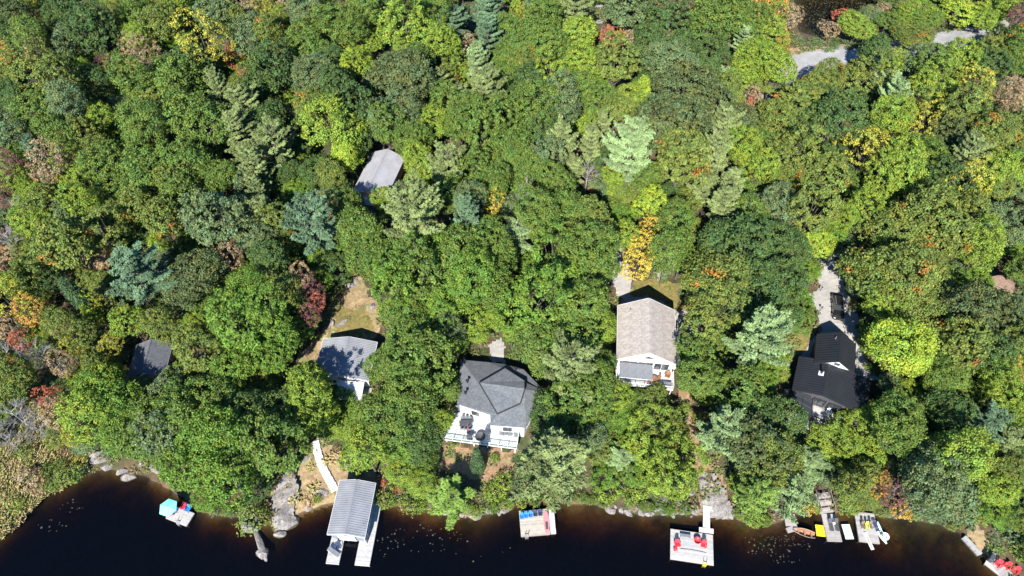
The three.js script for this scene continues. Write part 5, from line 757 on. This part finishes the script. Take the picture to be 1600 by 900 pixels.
// ---------------------------------------------------------------- deck furniture
{
  const y = LEV.greyDeck;
  const t = thing('dining_table', 'dark outdoor dining table on the long white deck', 'table', at(728, 664, y), 0.1); part('top', Array.from({ length: 6 }, (_, k) => rbx(1.9, 0.04, 0.15, 0.01, 0, 0.74, -0.42 + 0.165 * k)), M.charcoal, t); for (const s of [-1, 1]) for (const z of [-0.35, 0.35]) part('leg', bx(0.07, 0.72, 0.07, s * 0.8, 0.36, z), M.charcoal, t);
  const dc = (px, py, turn) => { const c = thing('dining_chair', 'dark dining chair drawn up to the long white deck\'s table', 'chair', at(px, py, y), turn, 'dining chairs on the long white deck'); part('seat', rbx(0.46, 0.05, 0.46, 0.02, 0, 0.45, 0), M.greyFabric, c); part('backrest', rbx(0.46, 0.5, 0.04, 0.02, 0, 0.74, -0.23, 0, -0.12), M.greyFabric, c); for (const s of [-1, 1]) for (const z of [-0.2, 0.2]) part('leg', bx(0.035, 0.44, 0.035, s * 0.2, 0.22, z), M.charcoal, c); };
  [[722.5, 657, 0.1], [728.5, 657, 0.1], [734.5, 658, 0.1], [722, 671, 3.2], [728, 671.5, 3.2], [734, 672, 3.2]].forEach((a) => dc(...a));
  const f = thing('fire_pit', 'round black fire bowl on the long white deck', 'fire bowl', at(750.5, 684, y)); part('bowl', new THREE.LatheGeometry([[0.2, 0.16], [0.55, 0.3], [0.74, 0.5], [0.74, 0.54], [0.6, 0.52], [0.5, 0.36], [0, 0.3]].map(([a, b]) => new THREE.Vector2(a, b)), 24), M.charcoal, f); part('rim', new THREE.TorusGeometry(0.74, 0.03, 6, 28).rotateX(Math.PI / 2).translate(0, 0.53, 0), M.blackTrim, f); for (let k = 0; k < 3; k++) part('leg', tube(V(0.42 * Math.cos(k * 2.09), 0, 0.42 * Math.sin(k * 2.09)), V(0.36 * Math.cos(k * 2.09), 0.3, 0.36 * Math.sin(k * 2.09)), 0.03, 0.03, 6), M.blackTrim, f);
  const gr = thing('grill', 'black barbecue against the railing of the long white deck', 'grill', at(733.5, 686, y), 3.2); part('firebox', rbx(0.75, 0.3, 0.5, 0.05, 0, 0.85, 0), M.charcoal, gr); part('lid', rbx(0.75, 0.24, 0.48, 0.1, 0, 1.08, 0), M.charcoal, gr); part('cabinet', bx(0.7, 0.66, 0.45, 0, 0.36, 0), M.blackTrim, gr); for (const s of [-1, 1]) part('side_shelf', bx(0.3, 0.03, 0.42, s * 0.54, 0.92, 0), M.steel, gr);
  [[783, 672], [788, 672.5], [796, 673], [806, 675]].forEach(([px, py]) => chaise(M.greyFabric, M.charcoal, 'grey lounger in the row under the eaves of the white deck', at(px, py, y), 0.12, 'loungers on the long white deck'));
  [[724, 640, M.greyFabric], [743, 641, M.charcoal], [716, 640, M.greyFabric], [758, 650, M.greyFabric]].forEach(([px, py, m]) => { const c = thing('deck_armchair', 'grey armchair by the windows of the long white deck', 'armchair', at(px, py, y), 0.15, 'armchairs on the long white deck'); part('seat', rbx(0.66, 0.22, 0.66, 0.05, 0, 0.32, 0), m, c); part('backrest', rbx(0.66, 0.5, 0.16, 0.05, 0, 0.62, -0.27), m, c); for (const s of [-1, 1]) part('armrest', rbx(0.1, 0.42, 0.66, 0.03, s * 0.34, 0.36, 0), m, c); part('leg', [bx(0.6, 0.2, 0.06, 0, 0.1, 0.28), bx(0.6, 0.2, 0.06, 0, 0.1, -0.28)], M.charcoal, c); });
  const rt = thing('folded_umbrella', 'folded red parasol leaning on the white deck railing', 'parasol', at(731.5, 673.5, y), 0.3); part('cloth', new THREE.ConeGeometry(0.11, 1.3, 10).translate(0, 1.55, 0), M.red, rt); part('pole', tube(V(0, 0, 0), V(0, 2.3, 0), 0.022, 0.022, 6), M.steel, rt); part('base', new THREE.CylinderGeometry(0.22, 0.25, 0.09, 14).translate(0, 0.045, 0), M.charcoal, rt);
  // beige house deck
  const { p, yaw, W, dz, D, Y } = LEV.bh;
  const bt = thing('patio_table', 'round cedar patio table on the beige house deck', 'table', p(1.5, Y, dz + 0.5), yaw); part('top', Array.from({ length: 7 }, (_, k) => { const x = -0.48 + 0.16 * k; return bx(0.145, 0.035, 2 * Math.sqrt(Math.max(0.04, 0.55 ** 2 - x * x)), x, 0.72, 0); }), M.cedar, bt); part('pedestal', tube(V(0, 0.05, 0), V(0, 0.71, 0), 0.06, 0.06, 8), M.cedar, bt); part('foot', [bx(0.8, 0.06, 0.08, 0, 0.03, 0), bx(0.08, 0.06, 0.8, 0, 0.032, 0)], M.cedar, bt);
  for (let k = 0; k < 4; k++) { const a = k * 1.5708 + 0.6, c = thing('cedar_chair', 'cedar patio chair around the round deck table', 'chair', p(1.5 + 0.85 * Math.sin(a), Y, dz + 0.5 + 0.85 * Math.cos(a)), yaw + a + Math.PI, 'cedar chairs on the beige house deck'); part('seat', Array.from({ length: 4 }, (_, q) => bx(0.46, 0.025, 0.1, 0, 0.44, -0.17 + 0.115 * q)), M.cedar, c); part('backrest', Array.from({ length: 4 }, (_, q) => bx(0.09, 0.5, 0.025, -0.17 + 0.115 * q, 0.72, -0.24, 0, -0.12)), M.cedar, c); for (const s of [-1, 1]) for (const z of [-0.2, 0.2]) part('leg', bx(0.045, 0.43, 0.045, s * 0.2, 0.215, z), M.cedar, c); }
  adirondack(M.cedar, 'cedar armchair in the corner of the beige house deck', p(W / 2 - 1.0, Y, dz - 0.5), yaw - 0.3);
  const gb = thing('storage_box', 'charcoal storage box at the railing of the beige house deck', 'storage box', p(W / 2 - 1.15, Y, dz + D / 2 - 0.6), yaw); part('box', rbx(1.35, 0.55, 0.65, 0.03, 0, 0.28, 0), M.charcoal, gb); part('lid', rbx(1.42, 0.08, 0.72, 0.03, 0, 0.6, 0), M.greyFabric, gb); part('handle', rbx(0.2, 0.03, 0.04, 0.01, 0, 0.55, 0.37), M.steel, gb);
  const sd = LEV.sideDeck, sp = (x, z) => V(sd.c.x + x * Math.cos(sd.yaw) + z * Math.sin(sd.yaw), sd.c.y, sd.c.z - x * Math.sin(sd.yaw) + z * Math.cos(sd.yaw));
  chaise(M.greyFabric, M.steel, 'grey lounger on the pale deck of the black house', sp(-0.5, -0.3), sd.yaw + 1.4); adirondack(M.plastic, 'white chair on the pale deck of the black house', sp(0.9, 0.5), sd.yaw + 0.4);
  // boathouse finger
  const B = LEV.boat; chaise(M.greyFabric, M.white, 'blue-grey lounger on the boathouse dock finger', B.p(-B.W / 2 + 0.75, B.yD, B.L / 2 + 1.6), B.yaw + 1.1); adirondack(M.navy, 'navy chair on the boathouse dock finger', B.p(-B.W / 2 + 1.15, B.yD, B.L / 2 + 0.9), B.yaw + 0.5);
}
{ // black car on the gravel drive, nose toward the house
  const c0 = groundPx(1306, 484), c = thing('car', 'black sport utility car parked on the light gravel drive', 'car', V(c0.x, c0.y + 0.05, c0.z), -0.2), Wd = 1.86;
  const body = new THREE.Shape([[-2.3, 0.42], [-2.33, 0.75], [-2.26, 1.02], [-1.9, 1.08], [1.05, 1.06], [1.95, 0.98], [2.3, 0.8], [2.34, 0.45], [2.2, 0.32], [-2.2, 0.32]].map(([a, b]) => new THREE.Vector2(a, b))), bg = new THREE.ExtrudeGeometry(body, { depth: Wd - 0.2, bevelEnabled: true, bevelSize: 0.09, bevelThickness: 0.1, bevelSegments: 3 }); bg.translate(0, 0, -(Wd - 0.2) / 2); bg.rotateY(-Math.PI / 2); { const a = bg.attributes.position; for (let i = 0; i < a.count; i++) { const z = Math.abs(a.getZ(i)); a.setX(i, a.getX(i) * (1 - 0.2 * sstep(1.5, 2.45, z) ** 1.5) * (1 - 0.05 * sstep(0.7, 1.1, a.getY(i)))); } bg.computeVertexNormals(); }
  part('body', bg, M.carPaint, c);
  const cab = (x, y, w) => [V(-w, y, x), V(w, y, x)], lo = [[-2.0, 1.05, 0.86], [1.05, 1.05, 0.86]], hi = [[-1.72, 1.62, 0.64], [0.3, 1.66, 0.66]];
  const [a, b] = cab(...lo[0]), [d, e] = cab(...lo[1]), [f, g] = cab(...hi[0]), [k, l] = cab(...hi[1]);
  const gl = (n, P) => part(n, tri(quad(...P)), M.glass, c);
  gl('windscreen', [d, e, l, k]); gl('rear_window', [b, a, f, g]); gl('side_window', [a, d, k, f]); gl('side_window', [e, b, g, l]);
  part('roof_panel', rbx(1.3, 0.09, 2.0, 0.04, 0, 1.66, -0.71, 0, -0.02), M.carPaint, c); for (const s of [-1, 1]) { part('roof_rail', rbx(0.05, 0.05, 1.7, 0.02, s * 0.58, 1.74, -0.7), M.steel, c); part('mirror', rbx(0.2, 0.14, 0.1, 0.04, s * 1.0, 1.1, 0.75), M.carPaint, c); part('headlight', rbx(0.34, 0.13, 0.12, 0.04, s * 0.66, 0.8, 2.36), M.lampGlass, c); part('tail_light', rbx(0.24, 0.2, 0.1, 0.03, s * 0.72, 0.92, -2.36), M.tailRed, c); part('pillar', [tube(s < 0 ? a : b, s < 0 ? f : g, 0.05, 0.05, 6), tube(s < 0 ? d : e, s < 0 ? k : l, 0.045, 0.045, 6), tube(V(s * 0.86, 1.06, -0.4), V(s * 0.66, 1.64, -0.5), 0.05, 0.05, 6)], M.carPaint, c); }
  for (const s of [-1, 1]) for (const z of [-1.42, 1.42]) { const w = part('wheel', new THREE.TorusGeometry(0.26, 0.105, 8, 22).rotateY(Math.PI / 2).translate(s * 0.84, 0.36, z), M.tyre, c); part('rim', new THREE.CylinderGeometry(0.22, 0.22, 0.16, 14).rotateZ(Math.PI / 2).translate(s * 0.84, 0.36, z), M.steel, w); }
}
// garden lamps along the drive
[[1281, 455, 'garden lamp post where the gravel drive forks'], [1281, 486, 'garden lamp post by the grassy garden bed'], [1274, 497, 'garden lamp post at the garage end of the bed']].forEach(([x, y, l]) => { const p = groundPx(x, y), o = thing('garden_lamp', l, 'lamp', p); part('post', tube(V(0, -0.2, 0), V(0, 0.95, 0), 0.04, 0.035, 6), M.charcoal, o); part('lamp_head', new THREE.CylinderGeometry(0.16, 0.1, 0.22, 8).translate(0, 1.05, 0), M.charcoal, o); part('cap', new THREE.ConeGeometry(0.2, 0.12, 8).translate(0, 1.22, 0), M.charcoal, o); });
// ---------------------------------------------------------------- rocks, boardwalk
function rock(px, py, rx, rz, h, label, seed, turn = 0, sink = 0.35, name = 'boulder', category = 'rock', group) {
  const p = groundPx(px, py); if (p.y < 0) p.copy(at(px, py, 0.05));
  const r = rng(seed * 31 + 7), cuts = Array.from({ length: 11 }, () => [V(r() - 0.5, 0.9 * r() - 0.15, r() - 0.5).normalize(), 0.52 + 0.3 * r()]), g = new THREE.IcosahedronGeometry(1, rx > 0.8 ? 12 : 5), a = g.attributes.position, v = V();
  for (let i = 0; i < a.count; i++) {                                   // a lump split along flat planes, then roughened
    v.fromBufferAttribute(a, i); v.multiplyScalar(0.85 + 0.4 * fbm(v.x * 1.3 + seed * 3.1, v.z * 1.3 + v.y + seed, 3));
    for (const [n, d] of cuts) { const k = v.dot(n) - d; if (k > 0) v.addScaledVector(n, -k * 0.93); }
    v.addScaledVector(v.clone().normalize(), 0.09 * (fbm(v.x * 5 + seed, v.z * 5 + v.y * 4, 3) - 0.5));
    a.setXYZ(i, v.x * rx * 1.25, v.y * h * 1.25, v.z * rz * 1.25);
  }
  g.computeVertexNormals(); const m = part(name, g, M.rock, null); m.name = numbered(name); m.position.set(p.x, p.y - h * sink * 0.3, p.z); m.rotation.y = turn; return tag(m, label, category, group);
}
rock(155, 710, 2.0, 1.1, 0.7, 'broad pale rock at the tip of the cabin shore', 1, 0.1); rock(168, 728, 1.1, 0.5, 0.5, 'narrow pale rock beside the broad shore rock', 2, 0.5); rock(200, 744, 1.0, 0.7, 0.5, 'grey boulder standing in the shallows off the cabin shore', 3); rock(190, 735, 0.9, 0.6, 0.5, 'pale boulder at the waterline of the cabin shore', 4); rock(245, 728, 1.5, 0.9, 0.7, 'pale rock under the overhanging shoreline trees', 5); rock(225, 724, 0.9, 0.6, 0.5, 'small pale rock next to the overhung shore rock', 6);
rock(404, 846, 0.42, 2.4, 0.3, 'long curved rock spit pointing into the lake', 7, 0.55); rock(388, 822, 1.2, 0.9, 0.6, 'grey rock at the root of the spit', 8); rock(411, 865, 0.8, 0.7, 0.3, 'rounded slab at the tip of the rock spit', 9);
rock(448, 812, 1.6, 1.3, 0.7, 'fractured grey rock at the waterline below the bedrock slab', 11); rock(436, 834, 0.8, 0.5, 0.35, 'low grey rock in the shallows below the bedrock slab', 12); rock(482, 793, 0.6, 0.5, 0.4, 'small round rock at the foot of the boathouse slope', 13); rock(474, 708, 1.4, 1.0, 0.35, 'flat pale rock where the boardwalk begins', 14, 0.4); rock(530, 715, 1.0, 0.8, 0.4, 'pale rock patch beside the boardwalk', 15); rock(500, 768, 1.0, 0.7, 0.35, 'weathered rock among the scrub by the boathouse', 16);
rock(1132, 796, 1.3, 0.9, 0.6, 'grey rock at the waterline next to the bedrock slab', 19);
rock(744, 805, 1.0, 0.7, 0.5, 'pale rock between the pine and the chair dock', 20); rock(787, 798, 0.7, 0.5, 0.4, 'white round rock at the water near the chair dock', 21);
{ const r = rng(33); for (let k = 0; k < 30; k++) { const x = 945 + k * 5 + 9 * r(), yy = 797 + (x - 950) * 0.055 + 14 * (r() - 0.72), q = r() * r(); rock(x, yy, 0.16 + 0.6 * q, 0.15 + 0.4 * q, 0.25 + 0.15 * r(), 'pale stone in the row along the waterline beside the gangway', 40 + k, r() * 3, 0.3, 'shore_stone', 'stone', 'stones along the waterline'); }
  for (let k = 0; k < 9; k++) { const x = 690 + k * 12 + 11 * r(); rock(x, 801 - Math.max(0, x - 740) * 0.09 + 4 * (r() - 0.5), 0.3 + 0.35 * r(), 0.3 + 0.2 * r(), 0.25, 'grey stone at the water below the grey-shingled house', 90 + k, r() * 3, 0.3, 'shore_stone', 'stone', 'stones below the grey-shingled house'); }
  for (let k = 0; k < 12; k++) rock(1030 + 60 * r(), 760 + 40 * r(), 0.4 + 0.4 * r(), 0.35 + 0.3 * r(), 0.3, 'pale stone in the scrub uphill of the waterline stones', 120 + k, r() * 3, 0.3, 'bank_stone', 'stone', 'stones in the shoreline scrub'); }
{ // boardwalk down to the boathouse: each plank is a part
  const line = [[493, 690], [496, 705], [502, 725], [510, 742], [519, 758], [525, 768]].map(([a, b]) => groundPx(a, b).add(V(0, 0.3, 0))), C = new THREE.CatmullRomCurve3(line), Ln = C.getLength(), n = Math.floor(Ln / 0.3), p0 = C.getPoint(1), o = thing('boardwalk', 'pale plank boardwalk stepping down the slope to the boathouse', 'boardwalk', V(p0.x, ground(p0.x, p0.z), p0.z));
  const gs = [bx(1.15, 0.05, 0.27), bx(1.1, 0.05, 0.27), bx(1.2, 0.05, 0.26)].map(metricUV), ms = [0.6, 0.68, 0.74].map((v) => mat(col(v, v * 0.985, v * 0.96), { map: rep(T_wood, 1.2), roughness: 0.85 }));
  for (let k = 0; k < n; k++) { const p = C.getPointAt((k + 0.5) / n), t = C.getTangentAt((k + 0.5) / n), m = new THREE.Mesh(gs[k % 3], ms[(k * 7) % 3]); m.name = 'plank'; m.castShadow = m.receiveShadow = true; m.position.copy(p).sub(o.position); m.rotation.y = Math.atan2(t.x, t.z); o.add(m); }
  for (const s of [-1, 1]) { const pts = Array.from({ length: 14 }, (_, k) => { const p = C.getPointAt(k / 13), t = C.getTangentAt(k / 13); return V(p.x + t.z * s * 0.45, p.y - 0.1, p.z - t.x * s * 0.45).sub(o.position); }); part('stringer', pts.slice(1).map((p, k) => tube(pts[k], p, 0.06, 0.06, 4)), M.beam, o); for (let k = 1; k < 13; k += 3) part('post', tube(pts[k].clone().add(V(0, -0.9, 0)), pts[k], 0.06, 0.06, 5), M.beam, o); }
}
[[548, 448, 0.9, 0.7], [556, 440, 0.7, 0.5], [596, 474, 0.8, 0.5], [582, 480, 0.5, 0.9], [534, 505, 1.1, 0.5], [520, 505, 0.8, 0.5]].forEach(([x, y, a, b], k) => rock(x, y, a, b, 0.45, 'pale stone at the edge of the sandy yard', 150 + k, k, 0.3, 'yard_stone', 'stone', 'stones edging the sandy yard'));
// ---------------------------------------------------------------- trees, ground cover, water plants
buildTrees();
{ // low green cover under the trees
  const G = new Leaves(), r = rng(5);
  for (let k = 0; k < 70; k++) { const a = r() * 6.283, s = 0.75 * Math.sqrt(r()), o = V(s * Math.cos(a), 0.08 + 0.42 * r() * (1 - s * 0.6), s * Math.sin(a)), j = 0.7 + 0.6 * r(); G.leaf(o, V(0, 1, 0).add(around(r, 0.6)).normalize(), dirOf(r), 0.3 * (0.7 + 0.6 * r()), 0.18, [j, j, j]); }
  const geo = G.build(), N = 11000, m4 = new THREE.Matrix4(), q = new THREE.Quaternion(), mats = [], cols = [];
  const P = [[0.05, 0.09, 0.02], [0.08, 0.12, 0.025], [0.11, 0.12, 0.03], [0.13, 0.11, 0.05], [0.07, 0.10, 0.04]];
  const open = [[[484, 684], [504, 684], [512, 720], [536, 772], [514, 772], [496, 730]], A.yard, A.beigeDrive, A.blackDrive, A.road, A.garage, A.dark, A.silver, A.grey, A.beige, A.black, A.greyBack, A.pond];
  while (mats.length < N) {
    const x = -110 + 220 * r(), z = -165 + 150 * r(), y = ground(x, z); if (y < 0.12 || z > shoreZ(x) - 0.6) continue;
    const [px, py] = project(V(x, y + 0.2, z)); if (px < -60 || px > 1660 || py < -40 || py > 930 || open.some((a) => inPoly(px, py, a))) continue;
    if ([A.shorePath, A.blackFront, A.greyFront, A.boatSlope].some((a) => inPoly(px, py, a)) && r() < (inPoly(px, py, A.boatSlope) ? 0.25 : 0.72)) continue;
    if (solid.some(([a, b, c]) => Math.hypot(a - x, b - z) < c + 0.4)) continue;
    const s = 0.6 + 1.0 * r(), tan = (px < 140 && py > 680) || inPoly(px, py, A.boatSlope), c = tan ? [[0.26, 0.21, 0.08], [0.2, 0.2, 0.05], [0.32, 0.2, 0.1]][Math.floor(r() * 3)] : P[Math.floor(r() * P.length)];
    m4.compose(V(x, y, z), q.setFromAxisAngle(UP, r() * 6.28), V(s, s * (0.7 + 0.7 * r()), s)); mats.push(m4.clone()); cols.push(c);
  }
  const im = new THREE.InstancedMesh(geo, new THREE.MeshStandardMaterial({ color: 0xffffff, vertexColors: true, roughness: 0.85, side: THREE.DoubleSide }), N); mats.forEach((m, k) => { im.setMatrixAt(k, m); im.setColorAt(k, col(...cols[k])); });
  im.name = 'ground_cover'; im.castShadow = im.receiveShadow = true; scene.add(tag(im, 'low green and tan undergrowth between the trees', 'undergrowth', null, 'stuff'));
}
{ // tall tan grass on the marshy bank
  const G = new Leaves(), r = rng(15); for (let k = 0; k < 46; k++) { const a = r() * 6.283, s = 0.5 * Math.sqrt(r()), d = V(0.5 * Math.cos(a), 0.8, 0.5 * Math.sin(a)).add(around(r, 0.3)).normalize(), L = 0.5 + 0.6 * r(), j = 0.7 + 0.6 * r(); G.leaf(V(s * Math.cos(a), 0, s * Math.sin(a)).addScaledVector(d, L / 2), V(-d.z, 0.35, d.x).add(around(r, 0.4)).normalize(), d, L, 0.09, [j, j * (0.94 + 0.12 * r()), j * 0.9]); }
  const geo = G.build(), L = [], m4 = new THREE.Matrix4(), q = new THREE.Quaternion(), P = [[0.30, 0.25, 0.11], [0.24, 0.23, 0.08], [0.20, 0.22, 0.06], [0.34, 0.27, 0.15], [0.28, 0.20, 0.10]], zone = [[-40, 860], [-40, 600], [60, 610], [128, 690], [130, 742], [95, 760], [60, 778], [20, 830]];
  while (L.length < 2600) { const px = -40 + 175 * r(), py = 600 + 260 * r(); if (!inPoly(px, py, zone)) continue; const p = groundPx(px, py); if (p.y < -0.25) continue; L.push([p, 0.7 + 0.9 * r(), P[Math.floor(r() * P.length)]]); }
  const im = new THREE.InstancedMesh(geo, new THREE.MeshStandardMaterial({ color: 0xffffff, vertexColors: true, roughness: 0.9, side: THREE.DoubleSide }), L.length); L.forEach(([p, s, c], k) => { m4.compose(p, q.setFromAxisAngle(UP, r() * 6.28), V(s, s, s)); im.setMatrixAt(k, m4); im.setColorAt(k, col(...c)); });
  im.name = 'marsh_grass'; im.castShadow = im.receiveShadow = true; scene.add(tag(im, 'tall tan marsh grass on the bank of the quiet bay', 'grass', null, 'stuff'));
}
{ // lily pads and pond weed
  const pad = (() => { const g = new THREE.CircleGeometry(0.5, 9, 0.25, 5.8); g.rotateX(-Math.PI / 2); return g; })(), r = rng(61), m4 = new THREE.Matrix4(), q = new THREE.Quaternion();
  const scatter = (name, label, patches, y, tint, n0) => { const L = []; for (const [px, py, w, h, n] of patches) for (let k = 0; k < n; k++) { const a = r() * 6.283, s = Math.sqrt(r()), p = at(px + w * s * Math.cos(a), py + h * s * Math.sin(a), y + 0.012); if (name === 'pond_weed' && !inPoly(p.x, p.z, pondW)) continue; if (y === 0 && p.z < shoreZ(p.x) + 0.4) continue; const sc = 0.1 + 0.22 * r() * r(); L.push([p, sc]); } const im = new THREE.InstancedMesh(pad, mat(0xffffff, { roughness: 0.5, side: THREE.DoubleSide }), L.length); L.forEach(([p, s], k) => { m4.compose(p.add(V(0, 0.02 * r(), 0)), q.setFromAxisAngle(UP, r() * 6.28), V(s, 1, s)); im.setMatrixAt(k, m4); const v = 0.6 + 0.7 * r(); im.setColorAt(k, col(tint[0] * v, tint[1] * v, tint[2] * v)); }); im.name = name; im.receiveShadow = true; scene.add(tag(im, label, 'water plants', null, 'stuff')); };
  scatter('lily_pads', 'scattered small lily pads floating on the dark lake', [[665, 840, 60, 24, 44], [600, 848, 22, 22, 14], [1222, 858, 46, 22, 70], [1185, 850, 30, 16, 24], [80, 822, 26, 10, 14], [110, 790, 20, 12, 12], [745, 860, 60, 25, 8]], 0, [0.06, 0.062, 0.04]);
  scatter('pond_weed', 'floating weed covering the pond', [[1300, 20, 75, 45, 2600]], POND_Y, [0.085, 0.095, 0.045]);
}
renderer.render(scene, camera);
